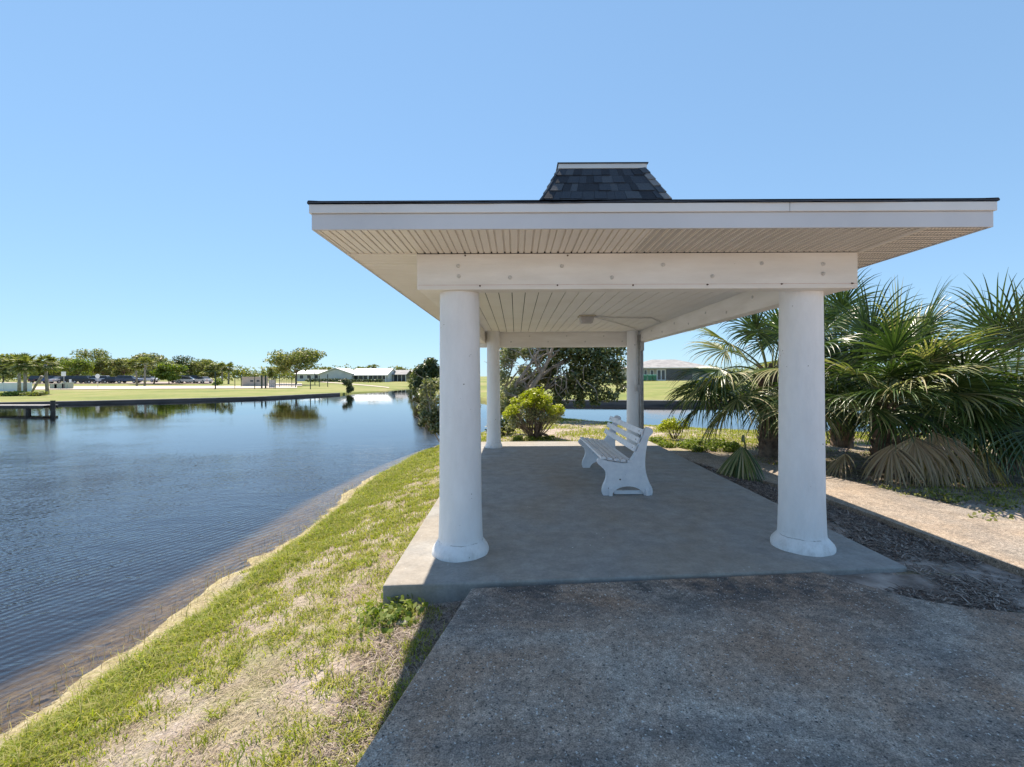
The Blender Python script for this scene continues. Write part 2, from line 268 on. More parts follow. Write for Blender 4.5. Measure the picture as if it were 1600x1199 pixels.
# ------------------------------------------------------------ mesh helpers
class MB:
    def __init__(s): s.v = []; s.f = []; s.m = []
    def add(s, vs, fs, mi=0):
        o = len(s.v); s.v += [tuple(p) for p in vs]; s.f += [tuple(i + o for i in f) for f in fs]; s.m += [mi] * len(fs); return s
    def box(s, x0, x1, y0, y1, z0, z1, mi=0):
        return s.add([(x0,y0,z0),(x1,y0,z0),(x1,y1,z0),(x0,y1,z0),(x0,y0,z1),(x1,y0,z1),(x1,y1,z1),(x0,y1,z1)],
                     [(0,3,2,1),(4,5,6,7),(0,1,5,4),(1,2,6,5),(2,3,7,6),(3,0,4,7)], mi)
    def prism(s, poly, z0, z1, mi=0):
        n = len(poly); vs = [(x, y, z0) for x, y in poly] + [(x, y, z1) for x, y in poly]
        fs = [tuple(range(n - 1, -1, -1)), tuple(range(n, 2 * n))] + [(i, (i + 1) % n, n + (i + 1) % n, n + i) for i in range(n)]
        return s.add(vs, fs, mi)
    def xprism(s, poly, x0, x1, mi=0):          # poly in (y, z), extruded along x
        n = len(poly); vs = [(x0, y, z) for y, z in poly] + [(x1, y, z) for y, z in poly]
        return s.add(vs, [tuple(range(n)), tuple(range(2 * n - 1, n - 1, -1))] + [(i, n + i, n + (i + 1) % n, (i + 1) % n) for i in range(n)], mi)
    def yprism(s, poly, y0, y1, mi=0):          # poly in (x, z), extruded along y
        n = len(poly); vs = [(x, y0, z) for x, z in poly] + [(x, y1, z) for x, z in poly]
        return s.add(vs, [tuple(range(n - 1, -1, -1)), tuple(range(n, 2 * n))] + [(i, (i + 1) % n, n + (i + 1) % n, n + i) for i in range(n)], mi)
    def tube(s, pts, rad, n=8, mi=0, cap=True):
        pts = [Vector(p) for p in pts]; k = len(pts)
        if isinstance(rad, (int, float)): rad = [rad] * k
        vs = []; ref = Vector((0.13, 0.31, 0.94)).normalized()
        for i, p in enumerate(pts):
            d = (pts[min(i + 1, k - 1)] - pts[max(i - 1, 0)]).normalized()
            if abs(d.dot(ref)) > 0.97: ref = Vector((1, 0.1, 0)).normalized()
            a = d.cross(ref).normalized(); b = d.cross(a)
            for j in range(n):
                t = 2 * math.pi * j / n
                vs.append(p + (a * math.cos(t) + b * math.sin(t)) * rad[i])
        fs = [(i * n + j, i * n + (j + 1) % n, (i + 1) * n + (j + 1) % n, (i + 1) * n + j) for i in range(k - 1) for j in range(n)]
        if cap: fs += [tuple(range(n - 1, -1, -1)), tuple(range((k - 1) * n, k * n))]
        return s.add(vs, fs, mi)
    def lathe(s, cx, cy, prof, n=40, mi=0, wob=0.0):
        vs = []
        for r, z in prof:
            for j in range(n):
                t = 2 * math.pi * j / n
                rr = r * (1 + (0.018 * (math.sin(2 * t + cx) + 0.7 * math.sin(5 * t + cy) + 0.5 * math.sin(11 * t)) if wob and z < 0.06 else 0) + wob * (math.sin(3 * t + z * 2) + 0.6 * math.sin(7 * t + 1.3)))
                vs.append((cx + rr * math.cos(t), cy + rr * math.sin(t), z))
        k = len(prof)
        fs = [(i * n + j, i * n + (j + 1) % n, (i + 1) * n + (j + 1) % n, (i + 1) * n + j) for i in range(k - 1) for j in range(n)]
        fs += [tuple(range(n - 1, -1, -1)), tuple(range((k - 1) * n, k * n))]
        return s.add(vs, fs, mi)
def root_loc(o):
    p = Vector((0, 0, 0))
    while o is not None: p += o.location; o = o.parent
    return p
def link_mesh(name, me, parent):
    o = bpy.data.objects.new(name, me); COL.objects.link(o)
    if parent is not None: o.parent = parent
    return o
def obj(name, mb, mats, parent=None, smooth=False, bevel=0.0, origin=None):
    off = root_loc(parent) if parent is not None else Vector(origin or (0, 0, 0))
    me = bpy.data.meshes.new(name)
    me.from_pydata([(x - off.x, y - off.y, z - off.z) for x, y, z in mb.v], [], mb.f)
    if not isinstance(mats, (list, tuple)): mats = [mats]
    for m in mats: me.materials.append(MATS[m] if isinstance(m, str) else m)
    if len(mats) > 1: me.polygons.foreach_set('material_index', mb.m)
    if smooth is True: me.polygons.foreach_set('use_smooth', [True] * len(me.polygons))
    elif smooth:
        me.polygons.foreach_set('use_smooth', [True] * len(me.polygons)); me.set_sharp_from_angle(angle=R(smooth))
    me.update()
    o = link_mesh(name, me, parent)
    if parent is None: o.location = off
    if bevel:
        b = o.modifiers.new('bevel', 'BEVEL'); b.width = bevel; b.segments = 2; b.limit_method = 'ANGLE'
    return o
def arr(name, V, F, mat, parent=None, origin=None, smooth=False):
    """V (n,3) array, F (m,k) array -> mesh object"""
    off = root_loc(parent) if parent is not None else Vector(origin or (0, 0, 0))
    V = np.asarray(V, dtype=np.float32) - np.array(off, dtype=np.float32)
    F = np.asarray(F, dtype=np.int32); m, k = F.shape
    me = bpy.data.meshes.new(name); me.vertices.add(len(V)); me.vertices.foreach_set('co', V.ravel())
    me.loops.add(m * k); me.loops.foreach_set('vertex_index', F.ravel())
    me.polygons.add(m); me.polygons.foreach_set('loop_start', np.arange(0, m * k, k, dtype=np.int32))
    me.polygons.foreach_set('loop_total', np.full(m, k, dtype=np.int32))
    if smooth: me.polygons.foreach_set('use_smooth', np.ones(m, dtype=bool))
    me.materials.append(MATS[mat]); me.update(calc_edges=True)
    o = link_mesh(name, me, parent)
    if parent is None: o.location = off
    return o
def thing(name, label, cat, loc=(0, 0, 0), rz=0, group=None):
    o = bpy.data.objects.new(name, None); COL.objects.link(o); o.empty_display_size = 0.2
    o.location = loc; o.rotation_euler = (0, 0, rz); o['label'] = label; o['category'] = cat
    if group: o['group'] = group
    return o
def tag(o, label, cat, group=None, kind=None):
    o['label'] = label; o['category'] = cat
    if group: o['group'] = group
    if kind: o['kind'] = kind
    return o
def struct(o): o['kind'] = 'structure'; return o
def copy_tree(o, parent=None):
    c = o.copy(); COL.objects.link(c); c.parent = parent
    for ch in [x for x in COL.objects if x.parent == o]: copy_tree(ch, c)
    return c
# photo pixel (1600 wide) + depth -> where that thing stands
def at(px, Y, py=None):
    u = (px - 806) / 711; v = -((588 if py is None else py) - 588) / 711
    a = u * math.cos(ROLL) + v * math.sin(ROLL); b = -u * math.sin(ROLL) + v * math.cos(ROLL)
    return a * Y, Y, EYE + b * Y

# ------------------------------------------------------------ noise in numpy
_T = RNG.random((64, 64))
def vnoise(x, y):
    xi = np.floor(x).astype(int); yi = np.floor(y).astype(int); fx = x - xi; fy = y - yi
    fx = fx * fx * (3 - 2 * fx); fy = fy * fy * (3 - 2 * fy)
    a = _T[xi % 64, yi % 64]; b = _T[(xi + 1) % 64, yi % 64]; c = _T[xi % 64, (yi + 1) % 64]; d = _T[(xi + 1) % 64, (yi + 1) % 64]
    return (a * (1 - fx) + b * fx) * (1 - fy) + (c * (1 - fx) + d * fx) * fy
def fbm(x, y, o=4):
    s = 0; a = 0.5; t = 0
    for i in range(o): s = s + a * vnoise(x * 2 ** i + 17 * i, y * 2 ** i + 9 * i); t += a; a *= 0.5
    return s / t

# ------------------------------------------------------------ the near point of land
WATER_Z = -0.8
SHORE = [(-3.5, -60), (-3.42, -4), (-3.40, 1), (-3.34, 3), (-3.27, 5), (-3.30, 8), (-3.32, 10), (-3.1, 12.5), (-2.6, 15), (-1.4, 18), (0.6, 20.0), (2.2, 20.3),
         (4.4, 18.6), (6.2, 16.8), (7.9, 15.8), (10.6, 15.3), (16, 14.8), (30, 14.4), (80, 12), (400, -60)]
def shore_d(x, y):
    x = np.asarray(x, float); y = np.asarray(y, float); best = np.full(x.shape, 1e9)
    for (ax, ay), (bx, by) in zip(SHORE[:-1], SHORE[1:]):
        dx, dy = bx - ax, by - ay; t = np.clip(((x - ax) * dx + (y - ay) * dy) / (dx * dx + dy * dy), 0, 1)
        best = np.minimum(best, np.hypot(x - ax - t * dx, y - ay - t * dy))
    inside = np.zeros(x.shape, bool); P = SHORE
    for i in range(len(P)):
        (ax, ay), (bx, by) = P[i], P[(i + 1) % len(P)]
        cond = ((ay > y) != (by > y)) & (x < (bx - ax) * (y - ay) / ((by - ay) if by != ay else 1e-9) + ax)
        inside ^= cond
    return np.where(inside, best, -best)
def gz(x, y, detail=True):
    x = np.asarray(x, float); y = np.asarray(y, float)
    d = shore_d(x, y) + (fbm(x * 0.9, y * 0.9) - 0.5) * 0.5 * np.exp(-np.abs(shore_d(x, y))) + (fbm(x * 2.6 + 3, y * 2.6) - 0.5) * 0.32 * np.exp(-np.abs(shore_d(x, y)) * 2)
    z = np.interp(d, [-6, -1.5, -0.55, 0, 0.34, 0.55, 1.2, 2.3, 3.0, 6], [-2.3, -1.30, -0.93, -0.80, -0.71, -0.60, -0.43, -0.17, -0.12, -0.10])
    z = z + 0.055 * np.clip((x - 1.6) / 0.8, 0, 1) * np.clip((9.5 - y) / 1.0, 0, 1) * np.clip((3.75 - x) / 0.5, 0, 1) * (d > 3) - 0.015 * (x > 3.5) * (x < 6) * (y < 9.6)
    if detail:
        amp = np.clip((d + 0.5) * 0.05, 0, 0.03) * np.where((x > -1.1) & (x < 6) & (y < 10.8), 0.5, 1)
        z = z + (fbm(x * 3, y * 3) - 0.5) * amp * 1.6
    return z
def axis(segs):
    out = []
    for a, b, st in segs: out += list(np.arange(a, b, st))
    return np.array(out + [segs[-1][1]])
xs = axis([(-3000, -300, 900), (-300, -30, 45), (-30, -6, 2), (-6, 7, 0.08), (7, 20, 0.5), (20, 60, 5), (60, 300, 60), (300, 3000, 900)])
ys = axis([(-300, -10, 40), (-10, 0.8, 0.6), (0.8, 13, 0.08), (13, 24, 0.4), (24, 60, 4), (60, 300, 60), (300, 3000, 900)])
GX, GY = np.meshgrid(xs, ys); Vz = gz(GX, GY)
nx, ny = len(xs), len(ys)
I = (np.arange(ny - 1)[:, None] * nx + np.arange(nx - 1)[None, :]).ravel()
struct(arr('ground', np.stack([GX.ravel(), GY.ravel(), Vz.ravel()], 1), np.stack([I, I + 1, I + 1 + nx, I + nx], 1), 'ground', smooth=True))
w = MB(); w.add([(-3000, -300, WATER_Z), (3000, -300, WATER_Z), (3000, 3000, WATER_Z), (-3000, 3000, WATER_Z)], [(0, 1, 2, 3)])
struct(obj('water', w, 'water'))

# ------------------------------------------------------------ the far land: one sheet fanning out to the horizon
FRONT = [(-400, -60), (-130, 8), (-60, 31), (-44.5, 38.6), (-38, 41), (-33, 44), (-27.3, 48), (-24.5, 54), (-22.6, 58.5), (-22.4, 63), (-20.5, 70), (-20.8, 82), (-20.5, 94), (-17, 88), (-12, 66), (-6, 48), (-2, 40), (3.8, 36.8), (12, 35.4), (23.5, 34.0), (60, 30), (130, 15), (500, -60)]
def front_r(x, y):
    a = np.arctan2(x, y); A = np.array([math.atan2(p[0], p[1]) for p in FRONT]); Rr = np.array([math.hypot(*p) for p in FRONT])
    return np.interp(a, A, Rr), a
AS = math.atan2(-20.5, 94)
def farz(x, y):
    fr, a = front_r(x, y); r = np.hypot(x, y) - fr
    zl = np.interp(r, [0, 20, 45, 75, 140], [-0.55, -0.40, -0.15, 0.22, 0.35]); zr = np.interp(r, [0, 12, 50, 100], [-0.45, -0.12, 0.5, 0.6])
    nat = np.clip(1 - np.abs(a - AS) / 0.17, 0, 1) * np.exp(-np.abs(r) / 3) * 0.35
    t = 1 / (1 + np.exp(-(a - AS) * 40)); return zl * (1 - t) + zr * t - nat
AA = np.array(sorted(set(list(np.linspace(-1.40, 1.40, 160)) + [math.atan2(p[0], p[1]) for p in FRONT if p[1] > 0])))
offs = [-0.5, 0.0, 0.6, 1.5, 3, 6, 10, 15, 20, 28, 36, 45, 55, 65, 75, 90, 110, 140, 200, 400, 1000, 2500]
V = []
for a in AA:
    fr = front_r(math.sin(a), math.cos(a))[0]
    for k, o in enumerate(offs):
        x, y = math.sin(a) * (fr + o), math.cos(a) * (fr + o)
        V.append((x, y, -1.6 if k == 0 else float(farz(x, y))))
K = len(offs); I = (np.arange(len(AA) - 1)[:, None] * K + np.arange(K - 1)[None, :]).ravel()
struct(arr('far_ground', V, np.stack([I, I + 1, I + 1 + K, I + K], 1), 'farlawn', smooth=True))
def seawall(pts, z1, label):
    t = thing('seawall', label, 'seawall', (pts[0][0], pts[0][1], WATER_Z))
    a = MB(); c = MB()
    for mbx, w0, w1, za, zb in ((a, -0.35, 0.0, -1.7, z1), (c, -0.47, 0.25, z1, z1 + 0.07)):
        vs = []
        for (x, y) in pts:
            r = math.hypot(x, y); ux, uy = x / r, y / r
            for w_, z_ in ((w0, za), (w1, za), (w1, zb), (w0, zb)): vs.append((x + ux * w_, y + uy * w_, z_))
        n = len(pts); fs = [(i * 4 + j, i * 4 + (j + 1) % 4, i * 4 + 4 + (j + 1) % 4, i * 4 + 4 + j) for i in range(n - 1) for j in range(4)]
        mbx.add(vs, fs + [(0, 1, 2, 3), (n * 4 - 1, n * 4 - 2, n * 4 - 3, n * 4 - 4)])
    obj('panel', a, 'seawall', t); obj('cap', c, 'seacap', t)
seawall(FRONT[1:9], -0.60, 'long dark concrete seawall along the far left bank, below the car park')
seawall(FRONT[16:22], -0.50, 'dark concrete seawall across the canal behind the pavilion, below the green lawn')
def far_strip(name, pxs, Ya, Yb, mat, dz):
    vs = []
    for p in pxs:
        for Y in np.linspace(Ya(p), Yb(p), 5):
            x = at(p, Y)[0]; vs.append((x, Y, float(farz(x, Y)) + dz))
    n = len(pxs); I = (np.arange(n - 1)[:, None] * 5 + np.arange(4)[None, :]).ravel()
    return struct(arr(name, vs, np.stack([I, I + 1, I + 6, I + 5], 1), mat))
far_strip('far_path', list(range(40, 471, 8)), lambda p: 66 + (p - 40) * 0.02, lambda p: 79 + (p - 40) * 0.02, 'farpath', 0.07)
far_strip('parking_lot', list(range(-120, 345, 8)), lambda p: 98, lambda p: 128, 'lot', 0.09)
far_strip('pale_court', list(range(400, 478, 6)), lambda p: 86, lambda p: 104, 'farpath', 0.12)
far_strip('far_path', list(range(500, 610, 6)), lambda p: 80 + (604 - p) * 0.35 , lambda p: 84 + (604 - p) * 0.38, 'farpath', 0.07)

# ------------------------------------------------------------ paving
sl = MB(); sl.prism([(-0.965, 3.27), (3.05, 3.55), (3.05, 7.0), (3.06, 10.45), (-1.0, 10.45), (-0.97, 7.0)], -0.26, 0.0)
struct(obj('pavilion_floor', sl, 'slab', bevel=0.012))
wk = MB(); wk.prism([(-0.325, 3.262), (2.34, 3.503), (2.52, 3.28), (2.70, 3.08), (2.92, 2.97), (3.22, 2.89), (3.8, 2.83), (5.2, 2.8), (9, 2.8), (9, -6), (-1.8, -6), (-1.3, -1.2), (-0.82, 1.0), (-0.64, 1.75)], -0.2, -0.016)
struct(obj('foreground_walkway', wk, 'walk', bevel=0.012))
L = [(3.085, 8.35), (3.28, 7.6), (3.56, 6.85), (3.74, 6.25), (3.86, 5.67), (3.93, 5.0), (3.95, 4.4), (4.01, 3.6), (4.1, 3.1), (4.25, 2.825)]
Rt = [(3.085, 9.2), (3.8, 8.75), (4.3, 8.1), (4.6, 7.4), (4.78, 6.9), (5.03, 5.9), (5.27, 4.75), (5.5, 3.9), (5.8, 3.3), (6.3, 2.825)]
pm = MB(); n = len(L)
vs = [(x, y, z) for z in (-0.2, -0.045) for x, y in L + Rt]
N = 2 * n; fs = []
for i in range(n - 1):
    fs += [(N + i, N + i + 1, N + n + i + 1, N + n + i), (i, n + i, n + i + 1, i + 1), (i, i + 1, N + i + 1, N + i), (n + i, N + n + i, N + n + i + 1, n + i + 1)]
fs += [(0, N, N + n, n), (n - 1, 2 * n - 1, N + 2 * n - 1, N + n - 1)]
pm.add(vs, fs); struct(obj('side_path', pm, 'path'))

# ------------------------------------------------------------ pavilion
PX0, PX1 = -1.39, 3.25; PY0, PY1 = 3.08, 11.1
pav = thing('pavilion', 'open white pavilion with round columns and shingled hip roof over the concrete slab', 'pavilion', (0.95, 7.0, 0))
BZ, SZ, CZ = 2.205, 2.50, 2.445
cols = [(-0.48, 3.915, 0.182, 0.167, 'thick white front column nearest the water'), (2.50, 3.99, 0.180, 0.165, 'thick white front column beside the palm'),
        (-0.475, 9.63, 0.146, 0.130, 'slim rear column on the water side'), (2.50, 9.68, 0.146, 0.130, 'slim rear column carrying the grey conduit')]
for i, (x, y, r0, r1, lb) in enumerate(cols):
    c = MB(); prof = [(r0 * 1.0, 0.0)]
    h = CZ + 0.02
    fl = 0.062 if i < 2 else 0.04
    prof = [(r0 + fl, 0.0), (r0 + fl, 0.022), (r0 + fl * 0.82, 0.05), (r0 + fl * 0.36, 0.09), (r0 + 0.010, 0.105), (r0 + 0.006, 0.14)]
    for k in range(9):
        t = (k + 1) / 9; prof.append((r0 + (r1 - r0) * t, 0.14 + (h - 0.14) * t))
    c.lathe(x, y, prof, 56, wob=0.0016)
    o = obj('column', c, 'column', pav, smooth=40); o['label'] = lb
def beam(x0, x1, y0, y1, z0, z1):
    m = MB(); m.box(x0, x1, y0, y1, z0, z1); return obj('beam', m, 'beam', pav, bevel=0.006)
fb = beam(-0.80, 2.785, 3.70, 3.845, BZ, 2.497)
lb = beam(-0.79, -0.645, 3.847, 9.82, BZ + 0.003, 2.497)
rb = beam(2.615, 2.775, 3.847, 9.82, BZ + 0.003, 2.497)
bb = beam(-0.79, 2.775, 9.823, 9.965, 2.125, 2.497)
cp = MB(); cp.box(-0.66, 2.63, 3.847, 4.02, BZ + 0.05, BZ + 0.085)
obj('cap_board', cp, 'beam', pav)
def disc(m, x, y, z, r, axis='y', d=0.012, n=12):
    e = {'y': (0, -d, 0), 'x': (-d, 0, 0)}[axis]
    m.tube([(x, y, z), (x + e[0] * 0.6, y + e[1] * 0.6, z), (x + e[0], y + e[1], z)], [r, r, r * 0.7], n)
yf = 3.70
for px, py in [(716, 416), (717, 432), (797, 434), (878, 416), (956, 434), (1036, 414), (1113, 432), (1190, 412), (1286, 413), (1286, 428)]:
    x, _, z = at(px, yf, py); m = MB(); disc(m, x, yf + 0.001, z, 0.016); m.tube([(x, yf - 0.011, z), (x, yf - 0.022, z)], 0.007, 6)
    obj('bolt', m, 'washer', fb, smooth=40)
for px, py in [(750, 447), (871, 446), (989, 446), (1105, 445), (1221, 444), (1331, 443), (727, 399.5), (887, 399.5)]:
    x, _, z = at(px, yf, py); m = MB(); disc(m, x, yf + 0.001, min(z, 2.49), 0.007, d=0.006, n=8); m.tube([(x, yf - 0.005, min(z, 2.488)), (x, yf - 0.02, min(z, 2.488) - 0.003)], 0.004, 6)
    obj('screw', m, 'rust', fb)
for k in range(9):
    y = 4.4 + k * 0.62; z = 2.36 if k % 2 else 2.28
    m = MB(); disc(m, 2.617, y, z, 0.017, 'x'); obj('bolt', m, 'washer', rb)
for k in range(7):
    x = -0.1 + k * 0.40; m = MB(); disc(m, x, 9.824, 2.36 if k % 2 else 2.24, 0.017); obj('bolt', m, 'washer', bb)
ln = MB(); a = at(660, yf, 446); b_ = at(1330, yf, 441.5); ln.box(-0.79, 2.775, yf - 0.0022, yf + 0.001, a[2] - 0.0012, a[2] + 0.0012)
MATS['chalk'] = simple('red_chalk', (0.55, 0.33, 0.27), (0.68, 0.55, 0.50), 8, 0.9)
obj('chalk_line', ln, 'chalk', fb)
# ceiling boards
ce = MB(); x = -0.643; k = 0
while x < 2.613:
    x1 = min(x + 0.152, 2.613); ce.box(x, x1 - 0.009, 3.848, 9.82, CZ + random.uniform(0, 0.0015), CZ + 0.02); x = x + 0.152
ce.box(-0.643, 2.613, 3.848, 9.82, CZ + 0.012, CZ + 0.03, 1)
obj('ceiling', ce, ['ceiling', 'dark'], pav)
# soffit: ribbed vinyl panels, slits in the vented ones
def soffit(x0, x1, y0, y1, along, z, vent):
    m = MB(); per = 0.108
    lo, hi = (x0, x1) if along == 'y' else (y0, y1)
    prof = [(0.0, 0.0), (0.030, 0.0), (0.0335, 0.011), (0.0385, 0.011), (0.042, 0.0), (0.089, 0.0), (0.093, 0.013), (0.101, 0.013), (0.105, 0.0)]
    t = lo
    pts = []
    while t < hi:
        pts += [(min(t + a, hi), z + b) for a, b in prof]; t += per
    ends = (y0, y1) if along == 'y' else (x0, x1)
    vs = []
    for p, zz in pts:
        for e in ends: vs.append((p, e, zz) if along == 'y' else (e, p, zz))
    m.add(vs, [(2 * i, 2 * i + 1, 2 * i + 3, 2 * i + 2) for i in range(len(pts) - 1)])
    if vent:
        t = lo
        while t < hi:
            for c0, c1 in ((0.004, 0.026), (0.047, 0.084)):
                e = ends[0] + 0.02
                while e < ends[1] - 0.02:
                    if t + c1 < hi:
                        for q in ((c0, c1),):
                            a0, a1 = t + q[0], t + q[1]
                            if along == 'y': m.box(a0, a1, e, e + 0.005, z - 0.0012, z + 0.001, 1)
                            else: m.box(e, e + 0.005, a0, a1, z - 0.0012, z + 0.001, 1)
                    e += 0.024
            t += per
    return m
sf = MB()
def merge(a, b):
    a.add(b.v, []); o = len(a.v) - len(b.v); a.f += [tuple(i + o for i in f) for f in b.f]; a.m += b.m
merge(sf, soffit(PX0 + 0.02, 0.95, PY0 + 0.012, 3.699, 'y', SZ, False))
merge(sf, soffit(0.951, 2.80, PY0 + 0.012, 3.699, 'y', SZ, True))
merge(sf, soffit(2.802, PX1 - 0.02, PY0 + 0.012, 10.0, 'x', SZ, True))
merge(sf, soffit(PX0 + 0.02, -0.802, 3.702, 10.0, 'x', SZ, False))
merge(sf, soffit(PX0 + 0.02, PX1 - 0.02, 10.0, PY1 - 0.02, 'y', SZ, False))
obj('soffit', sf, ['soffit', 'slit'], pav)
for q in ((PX0 + 0.02, -0.80, 3.694, 3.712), (2.792, 2.812, PY0 + 0.012, 3.70)):
    st = MB(); st.box(*q, SZ - 0.006, SZ + 0.002); obj('soffit_trim', st, 'soffit', pav)
# fascia: lower band and prouder upper trim
fz = 2.603
fa = MB()
fa.box(PX0 + 0.012, PX1 - 0.012, PY0, PY0 + 0.02, SZ - 0.004, fz)
fa.box(PX0 + 0.012, PX0 + 0.032, PY0 + 0.02, PY1, SZ - 0.004, fz); fa.box(PX1 - 0.032, PX1 - 0.012, PY0 + 0.02, PY1, SZ - 0.004, fz)
fa.box(PX0 + 0.012, PX1 - 0.012, PY1, PY1 + 0.02, SZ - 0.004, fz)
obj('fascia', fa, 'fascia', pav, bevel=0.003)
ft = MB(); tz = 2.664
for (xa, xb) in ((PX0, 1.85), (1.853, PX1)): ft.box(xa, xb, PY0 - 0.014, PY0 + 0.016, fz + 0.001, tz)
ft.box(PX0, PX0 + 0.03, PY0 + 0.016, PY1, fz + 0.001, tz); ft.box(PX1 - 0.03, PX1, PY0 + 0.016, PY1, fz + 0.001, tz); ft.box(PX0, PX1, PY1, PY1 + 0.034, fz + 0.001, tz)
obj('fascia_trim', ft, 'trim', pav, bevel=0.003)
# hip roof with ragged shingle edge
rf = MB(); ex = 0.006; pitch = 0.36
hx = (PX1 - PX0) / 2 + ex; cxm = (PX0 + PX1) / 2; rz = tz + 0.006 + hx * pitch
P = [(PX0 - ex, PY0 - 0.014 - ex), (PX1 + ex, PY0 - 0.014 - ex), (PX1 + ex, PY1 + ex), (PX0 - ex, PY1 + ex)]
e0 = tz + 0.006
for ti in (0.0, 0.014):
    rf.add([(x, y, e0 + ti) for x, y in P] + [(cxm, P[0][1] + hx, rz + ti), (cxm, P[2][1] - hx, rz + ti)],
           [(0, 1, 4), (1, 2, 5, 4), (2, 3, 5), (3, 0, 4, 5)])
def ragged(p0, p1):
    L_ = math.dist(p0, p1); nn = int(L_ / 0.05); d = ((p1[0] - p0[0]) / L_, (p1[1] - p0[1]) / L_); nrm = (d[1], -d[0])
    vs = []
    for i in range(nn + 1):
        t = i / nn * L_; x = p0[0] + d[0] * t; y = p0[1] + d[1] * t
        wv = 0.003 * math.sin(t * 3.1) + 0.002 * math.sin(t * 9.3 + 1) + random.uniform(-0.0015, 0.0015)
        oo = 0.005 * math.sin(t * 2.3 + 0.5) + random.uniform(0, 0.004)
        ii = min(0.25, max(t, 0.005), max(L_ - t, 0.005)); vs += [(x + nrm[0] * oo, y + nrm[1] * oo, e0 - 0.005 + wv), (x + nrm[0] * oo, y + nrm[1] * oo, e0 + 0.006 + wv), (x - nrm[0] * ii, y - nrm[1] * ii, e0 + 0.016 + ii * pitch), (x - nrm[0] * ii, y - nrm[1] * ii, e0 + 0.004 + ii * pitch)]
    rf.add(vs, [(4 * i + j, 4 * i + (j + 1) % 4, 4 * i + 4 + (j + 1) % 4, 4 * i + 4 + j) for i in range(nn) for j in range(4)])
for i in range(4): ragged(P[i], P[(i + 1) % 4])
roof = obj('roof', rf, 'shingle1', pav)
# cupola: steep shingled cap
cu = MB(); cc = (1.065, 6.05); b0, t0 = 0.80, 0.515; z0, z1 = 3.44, 4.02
cu.add([(cc[0] + sx * b0, cc[1] + sy * b0, z0) for sx, sy in ((-1,-1),(1,-1),(1,1),(-1,1))] + [(cc[0] + sx * t0, cc[1] + sy * t0, z1) for sx, sy in ((-1,-1),(1,-1),(1,1),(-1,1))],
       [(0,1,5,4),(1,2,6,5),(2,3,7,6),(3,0,4,7),(4,5,6,7)], 0)
rows = 5
for f in range(4):
    ca, sa = [(1, 0), (0, 1), (-1, 0), (0, -1)][f]
    def W(u, v, off):
        h = b0 + (t0 - b0) * v; nz = (b0 - t0); nl = math.hypot(nz, z1 - z0)
        lx, ly, lz = u * h, -h - off * (z1 - z0) / nl, z0 + (z1 - z0) * v + off * nz / nl
        return (cc[0] + lx * ca - ly * sa, cc[1] + lx * sa + ly * ca, lz)
    for r_ in range(rows):
        va, vb = r_ / rows, (r_ + 1.12) / rows; vb = min(vb, 1)
        u = -1.0 + random.uniform(0, 0.08)
        while u < 0.99:
            u1 = min(u + random.uniform(0.11, 0.26), 1.0); th = random.choice((0.010, 0.016, 0.020))
            pts = [W(u, va, 0.002), W(u1 - 0.004, va, 0.002), W(u1 - 0.004, vb, 0.001), W(u, vb, 0.001), W(u, va, th), W(u1 - 0.004, va, th), W(u1 - 0.004, vb, 0.006), W(u, vb, 0.006)]
            cu.add(pts, [(0, 1, 5, 4), (1, 2, 6, 5), (2, 3, 7, 6), (3, 0, 4, 7), (4, 5, 6, 7)], random.choice((0, 1, 1, 2)))
            u = u1
    for r_ in range(6):      # hip caps
        va, vb = r_ / 6, (r_ + 1.15) / 6
        for sgn in (1,):
            h1 = b0 + (t0 - b0) * va; h2 = b0 + (t0 - b0) * min(vb, 1)
            q = 0.085; mi = random.choice((3, 3, 2))
            A_, B_ = W(1 - q / h1, va, 0.028), W(1, va, 0.034); C_, D_ = W(1, min(vb, 1), 0.020), W(1 - q / h2, min(vb, 1), 0.014)
            A2, B2, C2, D2 = W(1 - q / h1, va, 0.012), W(1, va, 0.010), W(1, min(vb, 1), 0.004), W(1 - q / h2, min(vb, 1), 0.002)
            cu.add([A_, B_, C_, D_, A2, B2, C2, D2], [(0, 1, 2, 3), (4, 5, 1, 0), (5, 6, 2, 1), (6, 7, 3, 2), (7, 4, 0, 3)], mi)
cup = obj('cupola', cu, ['shingle0', 'shingle1', 'shingle2', 'shingle3'], pav)
cm = MB(); cm.box(cc[0] - t0 - 0.02, cc[0] + t0 + 0.02, cc[1] - t0 - 0.02, cc[1] + t0 + 0.02, z1 - 0.005, z1 + 0.052)
obj('cap', cm, 'trim', cup, bevel=0.004)
cm = MB(); cm.box(cc[0] - t0 - 0.035, cc[0] + t0 + 0.035, cc[1] - t0 - 0.035, cc[1] + t0 + 0.035, z1 + 0.053, z1 + 0.062)
obj('cap_top', cm, 'shingle1', cup)

# ceiling flood lamp with conduit
lx, ly, lz = 1.115, 7.15, CZ
lamp = thing('ceiling_lamp', 'square beige flood lamp screwed to the white pavilion ceiling', 'lamp', (lx, ly, lz))
m = MB(); m.box(lx - 0.13, lx + 0.13, ly - 0.10, ly + 0.10, lz - 0.022, lz); obj('back_plate', m, 'lampbody', lamp, bevel=0.004)
m = MB(); vs = [(lx + sx * a, ly + sy * b, z) for a, b, z in ((0.11, 0.085, lz - 0.022), (0.085, 0.06, lz - 0.12)) for sx, sy in ((-1,-1),(1,-1),(1,1),(-1,1))]
m.add(vs, [(0,1,2,3),(7,6,5,4),(0,4,5,1),(1,5,6,2),(2,6,7,3),(3,7,4,0)]); obj('lens', m, 'galv', lamp, bevel=0.006)
cd = thing('conduit', 'thin grey electrical conduit running from the ceiling lamp down the rear column', 'conduit', (2.62, 9.6, 0))
m = MB(); cz = CZ - 0.014
